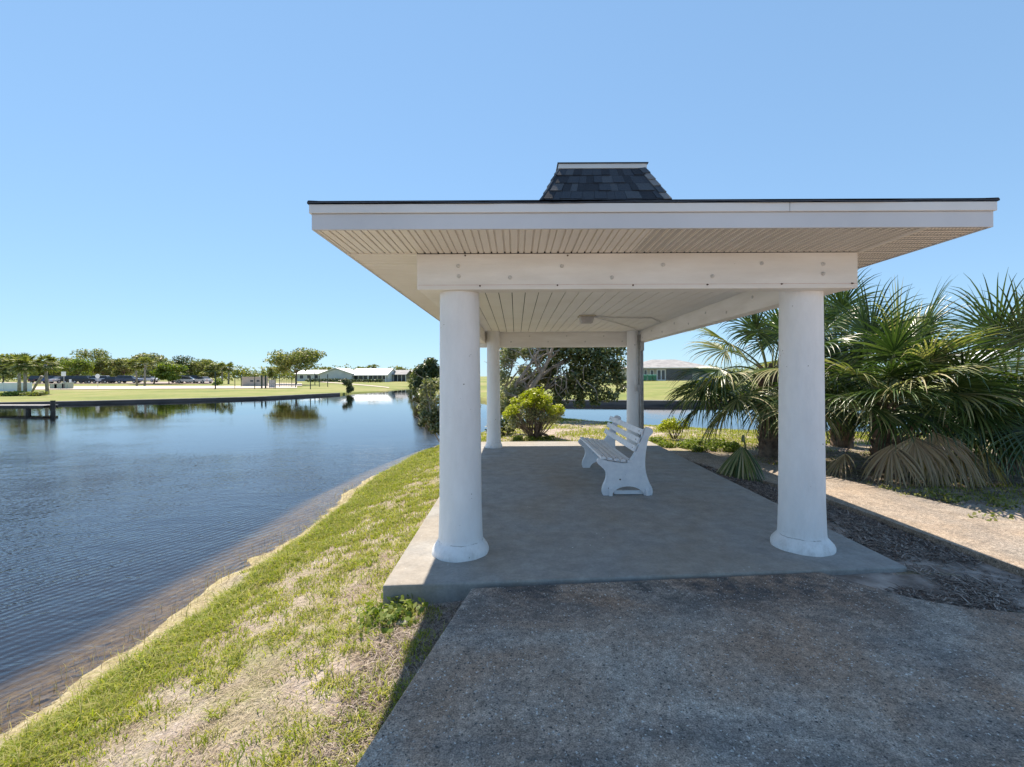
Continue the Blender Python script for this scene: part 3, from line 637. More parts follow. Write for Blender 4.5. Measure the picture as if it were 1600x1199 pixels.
m.tube([(lx + 0.12, ly, cz), (1.6, 7.3, cz), (2.2, 7.35, cz), (2.55, 8.0, cz), (2.58, 9.2, cz), (2.58, 9.45, cz - 0.02), (2.58, 9.50, cz - 0.08)], 0.011, 8)
m.tube([(lx + 0.12, ly + 0.04, cz), (1.7, 7.9, cz), (2.3, 8.9, cz), (2.52, 9.42, cz - 0.01), (2.545, 9.50, cz - 0.08)], 0.009, 8)
obj('ceiling_run', m, 'trim', cd, smooth=True)
m = MB(); m.tube([(2.60, 9.53, 2.36), (2.612, 9.54, 1.2), (2.62, 9.53, 0.02)], 0.022, 10)
m.tube([(2.665, 9.60, 2.36), (2.668, 9.60, 1.2), (2.67, 9.60, 0.02)], 0.026, 10)
m.tube([(2.548, 9.51, 2.36), (2.552, 9.50, 1.25)], 0.010, 8)
obj('pipe', m, 'galv', cd, smooth=True)
for q in ((2.505, 2.585, 9.46, 9.51, 1.18, 1.31), (2.60, 2.68, 9.49, 9.54, 2.02, 2.20)):
    m = MB(); m.box(*q); obj('junction_box', m, 'galv', cd, bevel=0.004)

# ------------------------------------------------------------ bench
bench = thing('park_bench', 'white slatted bench with scalloped end frames standing under the pavilion', 'bench', (1.38, 6.7, 0))
side = [(1.09, 0.0), (1.075, 0.05), (1.09, 0.12), (1.125, 0.19), (1.135, 0.26), (1.115, 0.315), (1.06, 0.365), (1.02, 0.40), (1.02, 0.445), (1.06, 0.465), (1.10, 0.445),
        (1.25, 0.415), (1.38, 0.40), (1.42, 0.42), (1.48, 0.50), (1.545, 0.64), (1.60, 0.765), (1.60, 0.80), (1.625, 0.84), (1.665, 0.85), (1.70, 0.835), (1.72, 0.80), (1.70, 0.76), (1.665, 0.735),
        (1.645, 0.66), (1.625, 0.55), (1.615, 0.44), (1.615, 0.35), (1.63, 0.26), (1.665, 0.16), (1.70, 0.10), (1.71, 0.05), (1.70, 0.0),
        (1.60, 0.0), (1.59, 0.03), (1.55, 0.075), (1.48, 0.105), (1.40, 0.115), (1.32, 0.105), (1.25, 0.075), (1.21, 0.03), (1.20, 0.0)]
def smooth_poly(P, it=1):
    for _ in range(it):
        Q = []
        for i in range(len(P)):
            a, b = P[i], P[(i + 1) % len(P)]
            if a[1] < 0.001 and b[1] < 0.001: Q += [a, b] if not Q or Q[-1] != a else [b]; continue
            Q += [(a[0]*.75+b[0]*.25, a[1]*.75+b[1]*.25), (a[0]*.25+b[0]*.75, a[1]*.25+b[1]*.75)]
        P = Q
    return P
def tri_side(poly, y0, y1):
    import bmesh
    bm = bmesh.new(); vs = [bm.verts.new((x, y0, z)) for x, z in poly]; f = bm.faces.new(vs)
    r = bmesh.ops.extrude_face_region(bm, geom=[f]); nv = [v for v in r['geom'] if isinstance(v, bmesh.types.BMVert)]
    for v in nv: v.co.y = y1
    bmesh.ops.recalc_face_normals(bm, faces=bm.faces[:]); bmesh.ops.triangulate(bm, faces=[f for f in bm.faces if len(f.verts) > 4], ngon_method='EAR_CLIP')
    m = MB(); bm.verts.index_update(); m.add([v.co[:] for v in bm.verts], [tuple(v.index for v in f.verts) for f in bm.faces]); bm.free(); return m
for y in (5.70, 7.42):
    pts = smooth_poly(side); pts = [(x, z) for i, (x, z) in enumerate(pts)]
    obj('end_frame', tri_side(pts, y, y + 0.075), 'bench', bench, smooth=30)
m = MB(); m.box(1.235, 1.60, 5.735, 5.77, 0.004, 0.052)
m.box(1.155, 1.20, 5.66, 5.72, 0.0, 0.10); m.box(1.615, 1.66, 5.665, 5.72, 0.0, 0.075)
obj('foot_block', m, 'bench', bench, bevel=0.006)
for k in range(5):
    x = 1.055 + k * 0.083; z = 0.462 - k * 0.012
    m = MB(); m.box(x, x + 0.060, 5.66, 7.54, z, z + 0.028); obj('seat_slat', m, 'bench', bench, bevel=0.005)
d = Vector((0.165, 0, 0.40)).normalized(); nn = Vector((-d.z, 0, d.x))
for k in range(3):
    a = Vector((1.475, 0, 0.545)) + d * (0.005 + k * 0.112); 
    q = [a, a + d * 0.075, a + d * 0.075 + nn * 0.028, a + nn * 0.028]
    m = MB(); m.yprism([(p.x, p.z) for p in q], 5.655, 7.545); obj('back_slat', m, 'bench', bench, bevel=0.005)

for k in range(5):
    for y in (5.735, 7.46):
        m = MB(); x = 1.085 + k * 0.083; z = 0.490 - k * 0.012; m.tube([(x, y, z - .002), (x, y, z + .003)], .008, 8); obj('bolt', m, 'rust', bench)
for k in range(3):
    for y in (5.735, 7.46):
        a = Vector((1.475, y, 0.545)) + d * (0.042 + k * 0.112) + nn * 0.027; m = MB(); m.tube([a, a + nn * .005], .008, 8); obj('bolt', m, 'rust', bench)
for x, z in ((1.16, .09), (1.64, .06), (1.30, .20)):
    m = MB(); m.tube([(x, 5.701, z), (x, 5.694, z)], .010, 8); obj('bolt', m, 'rust', bench)
# ------------------------------------------------------------ plants: generators
def leafcloud(name, cl, n, size, mat, parent=None, aspect=0.55, shell=0.45, upbias=0.4, origin=None):
    """cl: rows of cx,cy,cz,rx,ry,rz ; leaf-shaped quads through the clumps"""
    cl = np.array(cl, float); wts = cl[:, 3] * cl[:, 4] * cl[:, 5]; wts = wts ** 0.8; wts /= wts.sum()
    k = RNG.choice(len(cl), n, p=wts); d = RNG.normal(size=(n, 3)); d /= np.linalg.norm(d, axis=1)[:, None]
    r = RNG.random(n) ** shell
    C = cl[k, :3] + d * r[:, None] * cl[k, 3:6]
    nv = d * 0.6 + RNG.normal(size=(n, 3)) * 0.7; nv[:, 2] += upbias; nv /= np.linalg.norm(nv, axis=1)[:, None]
    t = np.cross(nv, RNG.normal(size=(n, 3))); t /= np.linalg.norm(t, axis=1)[:, None]; b = np.cross(nv, t)
    s = (size * RNG.uniform(0.6, 1.35, n))[:, None]
    V = np.stack([C - t * s, C + b * s * aspect + nv * s * 0.15, C + t * s, C - b * s * aspect + nv * s * 0.15], 1).reshape(-1, 3)
    F = np.arange(4 * n).reshape(n, 4); return arr(name, V, F, mat, parent, origin)
def limb(m, p0, p1, r0, r1, bend=0.15, n=6, seed=None):
    p0 = Vector(p0); p1 = Vector(p1); L_ = (p1 - p0).length
    o1 = Vector((random.uniform(-1, 1), random.uniform(-1, 1), random.uniform(-0.5, 0.8))) * L_ * bend
    pts = [p0.lerp(p1, t / n) + o1 * math.sin(math.pi * t / n) + Vector((random.uniform(-1, 1), random.uniform(-1, 1), random.uniform(-1, 1))) * L_ * 0.02 * (0 < t < n) for t in range(n + 1)]
    m.tube(pts, [r0 + (r1 - r0) * t / n for t in range(n + 1)], 7); return pts
def far_tree(px, topy, wpx, Y, label, mat='oak', name='oak_tree', n=1500, leaf=0.26, group=None, low=0.22):
    n = int(n * 2.0); x, _, zt = at(px, Y, topy); zb = float(farz(x, Y)); H = zt - zb; Wd = wpx / 711 * Y
    t = thing(name, label, 'tree', (x, Y, zb), group=group)
    m = MB(); hub = Vector((x + random.uniform(-.1, .1) * Wd, Y, zb + H * 0.3)); limb(m, (x, Y, zb - 0.1), hub, 0.022 * H, 0.016 * H, 0.06)
    cl = []
    for i in range(9):
        a = i / 9 * 2 * math.pi + random.uniform(-.3, .3); rr = random.uniform(0.18, 0.40) * Wd
        c = Vector((x + math.cos(a) * rr, Y + math.sin(a) * rr * 0.8, zb + H * random.uniform(low + 0.22, 0.84)))
        limb(m, hub, c, 0.012 * H, 0.004 * H, 0.1, 4)
        q = random.uniform(0.15, 0.23)
        cl.append((c.x, c.y, c.z, Wd * q, Wd * q, H * random.uniform(0.10, 0.17)))
    for i in range(7):
        c = (x + random.uniform(-.36, .36) * Wd, Y + random.uniform(-.2, .2) * Wd, zb + H * random.uniform(low, low + .25)); cl.append((*c, Wd * .15, Wd * .15, H * .11))
    for i in range(5):
        c = (x + random.uniform(-.2, .2) * Wd, Y + random.uniform(-.2, .2) * Wd, zb + H * random.uniform(0.6, 0.88)); cl.append((*c, Wd * 0.2, Wd * 0.2, H * 0.15))
    obj('trunk', m, 'brownbark', t, smooth=True); leafcloud('crown', cl, n, leaf, mat, t, shell=0.5)
    return t
def far_palm(px, topy, Y, label, group, lean=0.0):
    x, _, zt = at(px, Y, topy); zb = float(farz(x, Y)); H = zt - zb
    t = thing('palm_tree', label, 'palm tree', (x, Y, zb), group=group)
    m = MB(); top = Vector((x + lean * H, Y, zb + H * 0.72)); m.tube([(x, Y, zb - 0.1), (x + lean * H * 0.4, Y, zb + H * 0.35), top], [0.20, 0.15, 0.17], 8)
    obj('trunk', m, 'bark', t, smooth=True)
    vs = []; fs = []
    for i in range(40):
        a = random.uniform(0, 6.283); el = random.uniform(-0.9, 1.3); Lr = H * 0.30 * random.uniform(0.75, 1.1)
        d = Vector((math.cos(a) * math.cos(el), math.sin(a) * math.cos(el), math.sin(el))); c = top + d * Lr * 0.55
        s = Vector((-math.sin(a), math.cos(a), 0)); u = d.cross(s)
        for j in range(11):
            b = (j - 5) / 5 * 1.9; dd = (d * math.cos(b) + s * math.sin(b)); e = c + dd * Lr * 0.5 + Vector((0, 0, -0.1 * Lr)); wv = (dd.cross(u).normalized() + u * random.uniform(-1, 1)) * 0.09
            o = len(vs); vs += [c - wv, c + wv, e]; fs.append((o, o + 1, o + 2))
    arr('crown', [tuple(v) for v in vs], fs, 'oak', t)
    return t

# ------------------------------------------------------------ far bank, left: trees
G1 = 'trees round the far car park'
T = [(4, 548, 60, 84, 'oak', 'grey green oak at the far left edge behind the white fence'),
     (62, 560, 50, 118, 'oak2', 'low yellow green tree behind the leaning palm stub'),
     (92, 556, 46, 120, 'oak', 'rounded oak behind the pale green utility boxes'),
     (118, 560, 52, 114, 'oak2', 'bright green spreading tree above the cars beside the utility boxes'),
     (138, 543, 64, 140, 'oak', 'tallest dark oak at the back of the car park'),
     (165, 557, 50, 122, 'oak', 'olive oak over the blue sedan in the car park'),
     (192, 556, 46, 120, 'oak', 'dull green oak just left of the paired palms'),
     (240, 551, 62, 98, 'greyleaf', 'broad grey green oak with low skirts beside the paired palms'),
     (264, 566, 46, 96, 'oak2', 'low bushy tree touching the ground left of the white car'),
     (293, 555, 54, 140, 'darkleaf', 'tall blue green conifer like tree behind the white cars'),
     (318, 558, 42, 138, 'oak', 'narrow oak standing behind the silver cars'),
     (330, 568, 36, 106, 'oak', 'small oak next to the tall dark fence post')]
for px, ty, wp, Y, mt, lb in T: far_tree(px, ty, wp, Y, lb, mt, group=G1)
far_tree(462, 541, 90, 96, 'large spreading oak with open crown beside the fenced court', 'oak', n=3800, leaf=0.22, low=0.34)
far_tree(425, 572, 20, 150, 'small round tree behind the tan hut', 'oak', n=500)
for px, ty, wp, lb in [(512, 572, 26, 'bare topped tree rising over the left end of the white house'), (530, 574, 18, 'small dark round tree behind the white gable'), (548, 579, 16, 'low tree just showing over the white roof'),
                       (567, 572, 30, 'rounded dark tree behind the middle of the white roof'), (601, 577, 18, 'tree tuft at the right end of the white roof'), (628, 573, 30, 'tree beyond the dark screened porch')]:
    far_tree(px, ty, wp, 150, lb, 'oak', n=700, leaf=0.3, group='trees behind the long white house')
far_tree(668, 559, 50, 46, 'tall dark pine like tree behind the grey shrub at the canal bend', 'darkleaf', n=4000, leaf=0.13, low=0.0)
far_tree(652, 573, 30, 70, 'small dark tree at the canal bend, left of the pine like one', 'oak', n=1200, leaf=0.15, low=0.0)
G2 = 'cabbage palms on the far bank'
for px, ty, Y, ln_, lb in [(30, 548, 56, 0.0, 'cabbage palm with slim trunk, leftmost of the three by the water'), (39, 549, 52, 0.01, 'cabbage palm with the tallest trunk, middle of the three by the water'),
                           (74, 551, 54, -0.05, 'cabbage palm leaning slightly, right of the three, beside the leaning stub'),
                           (214, 556, 86, -0.04, 'left trunk of the paired palms by the car park'), (226, 555, 86, 0.02, 'right trunk of the paired palms by the car park'),
                           (347, 565, 100, 0.0, 'small palm behind the tall dark fence post'), (357, 564, 100, 0.02, 'small neat palm left of the tan hut'),
                           (578, 569, 150, 0, 'palm over the white roof, left of two'), (587, 567, 150, 0, 'palm over the white roof, right of two')]:
    far_palm(px, ty, Y, lb, G2, ln_)
m = MB(); a = at(48, 55); b_ = at(66, 55, 588); za = float(farz(a[0], 55)); m.tube([(a[0], 55, za - .05), (a[0] * .5 + b_[0] * .5, 55, za * .45 + b_[2] * .55), b_], [0.10, 0.13, 0.16], 7)
tag(obj('leaning_trunk', m, 'bark', smooth=True, origin=(a[0], 55, za)), 'pale bare palm trunk leaning to the right between the cabbage palms', 'trunk')
cl = []
for px in range(-140, 720, 5):
    Y = 165 + random.uniform(-9, 9); x, _, zt = at(px, Y, random.uniform(562, 574) + (6 if px > 345 else 0)); zb = float(farz(x, Y)); cl.append((x, Y, (zt + zb) / 2, 2.6, 2.6, (zt - zb) / 2 * 1.05))
for px in range(900, 1700, 7):
    Y = 190 + random.uniform(-12, 12); x, _, zt = at(px, Y, random.uniform(566, 576)); zb = float(farz(x, Y)); cl.append((x, Y, (zt + zb) / 2, 2.6, 2.6, (zt - zb) / 2 * 1.05))
tag(leafcloud('distant_wood', cl, 34000, 0.42, 'oak', shell=.6), 'low continuous line of distant trees on the horizon behind the houses and the car park', 'wood', kind='stuff')
# low shrubs on the far bank
def far_shrub(px, Y, wpx, hpx, label, mat='oak', n=900, leaf=0.12, group=None, name='shrub'):
    x, _, _ = at(px, Y); zb = float(farz(x, Y)); W_ = wpx / 711 * Y; H = hpx / 711 * Y
    t = thing(name, label, 'shrub', (x, Y, zb), group=group); cl = []
    for i in range(8): cl.append((x + random.uniform(-.33, .33) * W_, Y + random.uniform(-.3, .3) * W_, zb + H * random.uniform(0.15, 0.75), W_ * 0.27, W_ * 0.27, H * 0.22))
    leafcloud('foliage', cl, n, leaf, mat, t); m = MB()
    for i in range(4): limb(m, (x, Y, zb - .05), cl[i][:3], 0.03, 0.01, 0.1, 3)
    obj('stem', m, 'brownbark', t)
far_shrub(545, 60.5, 17, 25, 'round dark green shrub on the water edge at the end of the seawall', 'darkleaf', n=1800, leaf=0.09)
far_shrub(18, 50, 40, 9, 'low ground shrub under the leftmost palms', 'oak2', 800, 0.12, 'low shrubs by the palms')
far_shrub(60, 50, 36, 8, 'low ground shrub between the leaning palm trunks', 'oak', 800, 0.12, 'low shrubs by the palms')
far_shrub(340, 88, 16, 12, 'small shrub at the foot of the tall dark fence post', 'oak2', 500, 0.14)
def hedge(px0, px1, Y, hpx, label):
    x0 = at(px0, Y)[0]; x1 = at(px1, Y)[0]; z = float(farz((x0 + x1) / 2, Y)); H = hpx / 711 * Y
    cl = [(x, Y, z + H * 0.5, 0.9, 0.6, H * 0.5) for x in np.arange(x0, x1, 0.9)]
    tag(leafcloud('hedge', cl, 1400, 0.16, 'darkleaf', origin=(x0, Y, z)), label, 'hedge')
hedge(481, 540, 120, 6, 'clipped dark hedge before the grey gable of the white house')
hedge(543, 597, 121, 5.5, 'clipped dark hedge under the porch of the white house')

# ------------------------------------------------------------ far buildings
def gable_front(t, px0, px1, Y, depth, eave, ridge, wallm, roofm):
    x0, x1 = at(px0, Y)[0], at(px1, Y)[0]; z = float(farz((x0 + x1) / 2, Y)); xm = (x0 + x1) / 2
    m = MB(); m.yprism([(x0, z - .3), (x1, z - .3), (x1, z + eave), (xm, z + ridge - .12), (x0, z + eave)], Y, Y + depth); obj('wall', m, wallm, t)
    m = MB(); o = 0.35; k = (ridge - eave) / (xm - x0)
    m.yprism([(x0 - o, z + eave - o * k), (xm, z + ridge), (x1 + o, z + eave - o * k), (x1 + o, z + eave - o * k + .15), (xm, z + ridge + .15), (x0 - o, z + eave - o * k + .15)], Y - 0.4, Y + depth); obj('roof', m, roofm, t)
def ridge_x(t, px0, px1, Y, depth, eave, ridge, wallm, roofm, over=0.5):
    x0, x1 = at(px0, Y)[0], at(px1, Y)[0]; z = float(farz((x0 + x1) / 2, Y)); ym = Y + depth / 2
    m = MB(); m.xprism([(Y, z - .3), (Y + depth, z - .3), (Y + depth, z + eave), (ym, z + ridge - .12), (Y, z + eave)], x0, x1); obj('wall', m, wallm, t)
    m = MB(); k = (ridge - eave) / (depth / 2)
    m.xprism([(Y - over, z + eave - over * k), (ym, z + ridge), (Y + depth + over, z + eave - over * k), (Y + depth + over, z + eave - over * k + .15), (ym, z + ridge + .15), (Y - over, z + eave - over * k + .15)], x0 - .4, x1 + .4); obj('roof', m, roofm, t)
    return x0, x1, z
def window(t, x0, x1, z0, z1, Y, frame='whitetrim'):
    m = MB(); m.box(x0, x1, Y - 0.06, Y - 0.003, z0, z1); w_ = obj('window', m, frame, t)
    m = MB(); m.box(x0 + .08, x1 - .08, Y - 0.075, Y - 0.062, z0 + .08, z1 - .08); obj('pane', m, 'glass', w_)
zA = float(farz(at(540, 127)[0], 127))
A = thing('house', 'long low white roofed house with grey gable across the canal', 'house', (at(540, 127)[0], 127, zA))
gable_front(A, 500, 549, 126.5, 10, 2.2, 3.7, 'housewall', 'whiteroof')
x0, x1, z = ridge_x(A, 550, 606, 129, 9, 2.3, 3.7, 'housewall', 'whiteroof', 1.8)
for k in range(7): window(A, x0 + 0.6 + k * 1.35, x0 + 1.75 + k * 1.35, z + 0.6, z + 2.0, 129)
for k in range(3):
    m = MB(); xx = x0 + 0.2 + k * (x1 - x0 - .4) / 2; m.box(xx - .1, xx + .1, 127.4, 127.6, z - .1, z + 1.9); obj('porch_post', m, 'whitetrim', A)
B = thing('house', 'low house with dark screened porch at the right of the long white one', 'house', (at(622, 132)[0], 132, zA))
x0, x1, z = ridge_x(B, 609, 634, 134, 8, 2.2, 3.3, 'glass', 'greyroof', 1.0)
for k in range(5):
    m = MB(); xx = x0 + (x1 - x0) * k / 4; m.box(xx - .07, xx + .07, 133.8, 133.95, z - .1, z + 2.2); obj('porch_post', m, 'whitetrim', B)
C_ = thing('house', 'small low house with bright white roof left of the grey gable', 'house', (at(478, 135)[0], 135, zA))
x0, x1, z = ridge_x(C_, 463, 501, 137, 9, 2.2, 3.3, 'housewall', 'whiteroof', .5)
for k in range(3): window(C_, x0 + 1 + k * 2.2, x0 + 2.2 + k * 2.2, z + .7, z + 1.9, 137)
D_ = thing('house', 'flat brown roofed house beyond the screened porch at the canal bend', 'house', (at(646, 150)[0], 150, zA))
x0, x1, z = ridge_x(D_, 636, 662, 150, 8, 2.6, 3.4, 'tanwall', 'greyroof', .8)
window(D_, x0 + 1, x0 + 2.4, z + .8, z + 2, 150)
# tan hut with dark slots by the court
xh, Yh = at(392, 84)[0], 84; zh = float(farz(xh, Yh))
hut = thing('pump_hut', 'small tan block hut with two dark openings by the fence', 'hut', (xh, Yh, zh))
x0, x1 = at(378, 84)[0], at(407, 84)[0]
m = MB(); m.box(x0, x1, 84, 86.5, zh - .1, zh + 1.65); obj('wall', m, 'tanwall', hut)
m = MB(); m.box(x0 - .12, x1 + .12, 83.85, 86.6, zh + 1.65, zh + 1.78); obj('roof', m, 'tanwall', hut)
for a in (391, 401):
    xa = at(a, 84)[0]; m = MB(); m.box(xa, xa + .55, 83.985, 83.996, zh + .85, zh + 1.15); obj('opening', m, 'glass', hut)
# fence posts and dark gate posts round the court
def post(px, Y, hpx, r, label, mat='darkgreen', group='dark posts round the fenced court'):
    x, _, _ = at(px, Y); z = float(farz(x, Y)); H = hpx / 711 * Y
    m = MB(); m.tube([(x, Y, z - .1), (x, Y, z + H)], r, 8); m.tube([(x, Y, z + H), (x, Y, z + H + .04)], r * 1.3, 8)
    return tag(obj('fence_post', m, mat, origin=(x, Y, z)), label, 'post', group)
PL = [(336.5, 71, 27, .09, 'tallest thick dark post, leftmost at the path'), (367, 74, 19, .05, 'thin dark post between the tall post and the tan hut'), (377, 82, 17, .07, 'thin post at the left corner of the tan hut'),
      (398, 72, 19, .06, 'thin dark post in front of the tan hut'), (409, 74, 20, .13, 'stout dark green post at the right of the tan hut'), (415, 74, 20, .13, 'second stout dark green post beside the tan hut'),
      (430, 74, 17, .06, 'thin post right of the dark green pair'), (437, 80, 18, .06, 'thin post at the corner of the chain link panel'),
      (456, 80, 18, .06, 'thin post under the spreading oak'), (462, 78, 18, .06, 'second thin post under the spreading oak'),
      (485, 72, 20, .07, 'dark post near the end of the far lawn'), (492, 96, 20, .08, 'tall thin post before the hedge'), (499, 84, 17, .06, 'thin post between the two tall ones at the court corner'), (512, 84, 19, .07, 'rightmost dark post before the grey gable')]
for a in PL: post(*a)
def chain(px0, px1, Y, hpx, label):
    x0, x1 = at(px0, Y)[0], at(px1, Y)[0]; z = float(farz((x0 + x1) / 2, Y)); H = hpx / 711 * Y
    t = thing('chain_link_fence', label, 'fence', (x0, Y, z))
    m = MB()
    for zz in (z + .05, z + H / 2, z + H): m.tube([(x0, Y, zz), (x1, Y, zz)], .025, 5)
    obj('rail', m, 'darkgreen', t); m = MB()
    for x in np.arange(x0, x1, 0.3): m.box(x, x + .03, Y - .01, Y + .01, z, z + H)
    obj('mesh_panel', m, 'darkgreen', t)
chain(418, 430, 74.2, 16, 'short dark mesh gate beside the stout green posts')
chain(437, 462, 80.3, 17, 'dark chain link fence under the spreading oak')
x, _, _ = at(424, 77); z = float(farz(x, 77)); m = MB(); m.box(x - .45, x + .45, 77, 77.6, z, z + 1.3); m.box(x - .5, x + .5, 76.95, 77.65, z + 1.3, z + 1.36)
tag(obj('utility_cabinet', m, 'galv', origin=(x, 77, z)), 'pale grey cabinet behind the dark mesh gate', 'cabinet')
# utility boxes, signs, white fence
for k, (p, w_, h_) in enumerate([(83, 1.1, .75), (93, 1.6, .8), (102, 1.0, .95)]):
    x = at(p, 70)[0]; z = float(farz(x, 70)); m = MB(); m.box(x - w_ / 2, x + w_ / 2, 70, 70.8, z, z + h_); m.box(x - w_ / 2 - .05, x + w_ / 2 + .05, 69.95, 70.85, z + h_, z + h_ + .06)
    tag(obj('utility_box', m, 'utility', origin=(x, 70, z)), ['low pale green utility box, left of the row by the palms', 'widest pale green utility box, middle of the row', 'tallest pale green utility box, right of the row'][k], 'utility box', 'utility boxes on the far bank')
def sign(px, Y, topy, hpx, wpx, label, mat, oval=False):
    x, _, zt = at(px, Y, topy); z = float(farz(x, Y)); H = hpx / 711 * Y; W_ = wpx / 711 * Y
    t = thing('sign', label, 'sign', (x, Y, z)); m = MB(); m.tube([(x, Y, z - .1), (x, Y, zt - H * .3)], .04, 6); obj('post', m, 'galv', t)
    m = MB()
    if oval:
        m.tube([(x, Y - .08, zt - H / 2), (x, Y - .04, zt - H / 2)], W_ / 2, 16)
    else: m.box(x - W_ / 2, x + W_ / 2, Y - .08, Y - .04, zt - H, zt)
    obj('panel', m, mat, t)
sign(100, 70, 581, 7, 7, 'pale square sign on a post above the utility boxes', 'whitetrim')
sign(153, 74, 585, 6, 7, 'round white sign on a thin post at the grass by the path', 'whitetrim', True)
sign(110.5, 72, 593, 6, 3.5, 'small narrow white sign at the right of the utility boxes', 'whitetrim')
x0, x1 = at(-60, 62)[0], at(47, 62)[0]; z = float(farz(x1, 62)); wf = thing('white_fence', 'solid white panel fence behind the leftmost palms', 'fence', (x1, 62, z))
m = MB()
for x in np.arange(x0, x1, 1.9): m.box(x + .06, x + 1.84, 62, 62.05, z, z + 1.15)
obj('panel', m, 'whitetrim', wf); m = MB()
for x in np.arange(x0, x1 + 1, 1.9): m.box(x - .05, x + .05, 61.97, 62.08, z - .1, z + 1.25)
obj('post', m, 'whitetrim', wf)
# dock
dk = thing('dock', 'low weathered wooden dock on dark pilings at the left edge of the canal', 'dock', (-31.5, 30.5, WATER_Z))
pa = Vector((-31.3, 30.6, -0.30)); pb = Vector((-42.0, 31.5, -0.30)); dd = (pb - pa).normalized(); sd = Vector((-dd.y, dd.x, 0))
m = MB(); k = 0
while k * 0.3 < 11:
    c = pa + dd * (k * 0.3 + .14); q = [c - dd * .135 - sd * .5, c + dd * .135 - sd * .5, c + dd * .135 + sd * .5, c - dd * .135 + sd * .5]
    m.prism([(p.x, p.y) for p in q], -0.34, -0.30); k += 1
obj('deck', m, 'wood', dk)
m = MB()
for s_ in (-.48, .43):
    q = [pa + sd * s_, pb + sd * s_, pb + sd * (s_ + .05), pa + sd * (s_ + .05)]; m.prism([(p.x, p.y) for p in q], -0.52, -0.342)
obj('joist', m, 'pile', dk)
for t_, s_, top in [(-0.18, 0, 0.0), (1.25, .3, -.36), (4, .3, -.36), (7, .3, -.36), (10, .3, -.36)]:
    c = pa + dd * t_ + sd * s_; m = MB(); m.tube([(c.x, c.y, -2.2), (c.x, c.y, top)], .13, 10); obj('piling', m, 'pile', dk, smooth=40)

# ------------------------------------------------------------ parked cars
def car_proto(kind):
    L_ = {'sedan': 4.6, 'suv': 4.7}[kind]; t = thing('parked_car', 'x', 'car')
    if kind == 'sedan': low = [(-2.25, .35), (2.25, .35), (2.3, .6), (2.15, .78), (1.1, .92), (-1.6, .98), (-2.2, .92), (-2.3, .6)]; cab = [(1.15, .91), (.35, 1.38), (-.9, 1.40), (-1.75, .97)]
    else: low = [(-2.3, .4), (2.25, .4), (2.35, .7), (2.2, .95), (1.2, 1.08), (-2.2, 1.1), (-2.35, .7)]; cab = [(1.2, 1.07), (.6, 1.62), (-1.9, 1.68), (-2.2, 1.09)]
    m = MB(); m.yprism(low, -.88, .88); obj('body', m, 'whitetrim', t, bevel=.08)
    m = MB(); n = len(cab); a = [(x, -.80 if z < 1.2 else -.64, z) for x, z in cab]; b = [(x, .80 if z < 1.2 else .64, z) for x, z in cab]
    m.add(a + b, [(3, 2, 1, 0), (4, 5, 6, 7)] + [(i, (i + 1) % 4, 4 + (i + 1) % 4, 4 + i) for i in range(4)]); obj('window', m, 'glass', t)
    (xa, za), (xb, zb_) = cab[1], cab[2]; m = MB(); m.yprism([(xa + .1, za + .005), (xb - .1, zb_ + .005), (xb - .05, zb_ + .05), (xa, za + .05)], -.66, .66); obj('roof', m, 'whitetrim', t)
    for sx in (-1.4, 1.4):
        for sy in (-.84, .84):
            m = MB(); m.tube([(sx, sy - .1, .33), (sx, sy + .1, .33)], .33, 14); w_ = obj('wheel', m, 'tyre', t)
            m = MB(); m.tube([(sx, sy + (.1 if sy > 0 else -.1), .33), (sx, sy + (.115 if sy > 0 else -.115), .33)], .2, 10); obj('rim', m, 'hub', w_)
    m = MB(); m.box(-2.33, -2.26, -.75, -.45, .68, .84); m.box(-2.33, -2.26, .45, .75, .68, .84); obj('tail_lamp', m, 'redlamp', t)
    return t
protos = {k: car_proto(k) for k in ('sedan', 'suv')}; used = set()
def paint(c):
    key = 'paint_%s' % (c,)
    if key not in MATS: MATS[key] = simple('car_paint', tuple(v * .95 for v in c), c, 3, 0.3)
    return MATS[key]
CARS = [(66, 104, 'suv', (.02, .02, .022), 90, 'black car half hidden behind the leaning palm'), (86, 104, 'suv', (.03, .06, .16), 80, 'dark blue car behind the wide utility box'),
        (97, 103, 'sedan', (.5, .5, .52), 85, 'silver car behind the tallest utility box'), (118, 102, 'suv', (.02, .02, .025), 20, 'black car just right of the small narrow white sign'),
        (133, 102, 'suv', (.015, .02, .03), 10, 'very dark car between the black one and the round sign'), (149, 103, 'sedan', (.06, .10, .20), 30, 'blue car behind the round white sign'),
        (163, 103, 'suv', (.55, .56, .60), 15, 'silver grey car right of the round white sign'), (180, 102, 'sedan', (.02, .025, .05), 5, 'dark navy sedan in the middle of the car park'),
        (202, 102, 'suv', (.06, .08, .14), 12, 'slate blue car beside the paired palms'), (232, 116, 'suv', (.6, .6, .6), 5, 'white car glimpsed behind the broad grey green oak'),
        (284, 104, 'suv', (.75, .75, .75), 60, 'white car, leftmost in the group by the low bushy tree'), (294, 101, 'sedan', (.6, .62, .64), 20, 'silver sedan in front of the white car'),
        (305, 105, 'suv', (.05, .07, .12), 40, 'dark blue car between the silver sedans'), (316, 101, 'sedan', (.65, .66, .7), 160, 'pale silver car, rightmost in the group')]
for p, Y, kd, c, rz, lb in CARS:
    x = at(p, Y)[0]; pr = protos[kd]; o = pr if kd not in used else copy_tree(pr); used.add(kd)
    o.location = (x, Y, float(farz(x, Y)) + .10); o.rotation_euler = (0, 0, R(rz)); o['label'] = lb; o['group'] = 'cars in the far car park'
    for ch in [q for q in COL.objects if q.parent == o and q.name.split('.')[0] in ('body', 'roof')]:
        ch.data = ch.data.copy(); ch.data.materials[0] = paint(c)

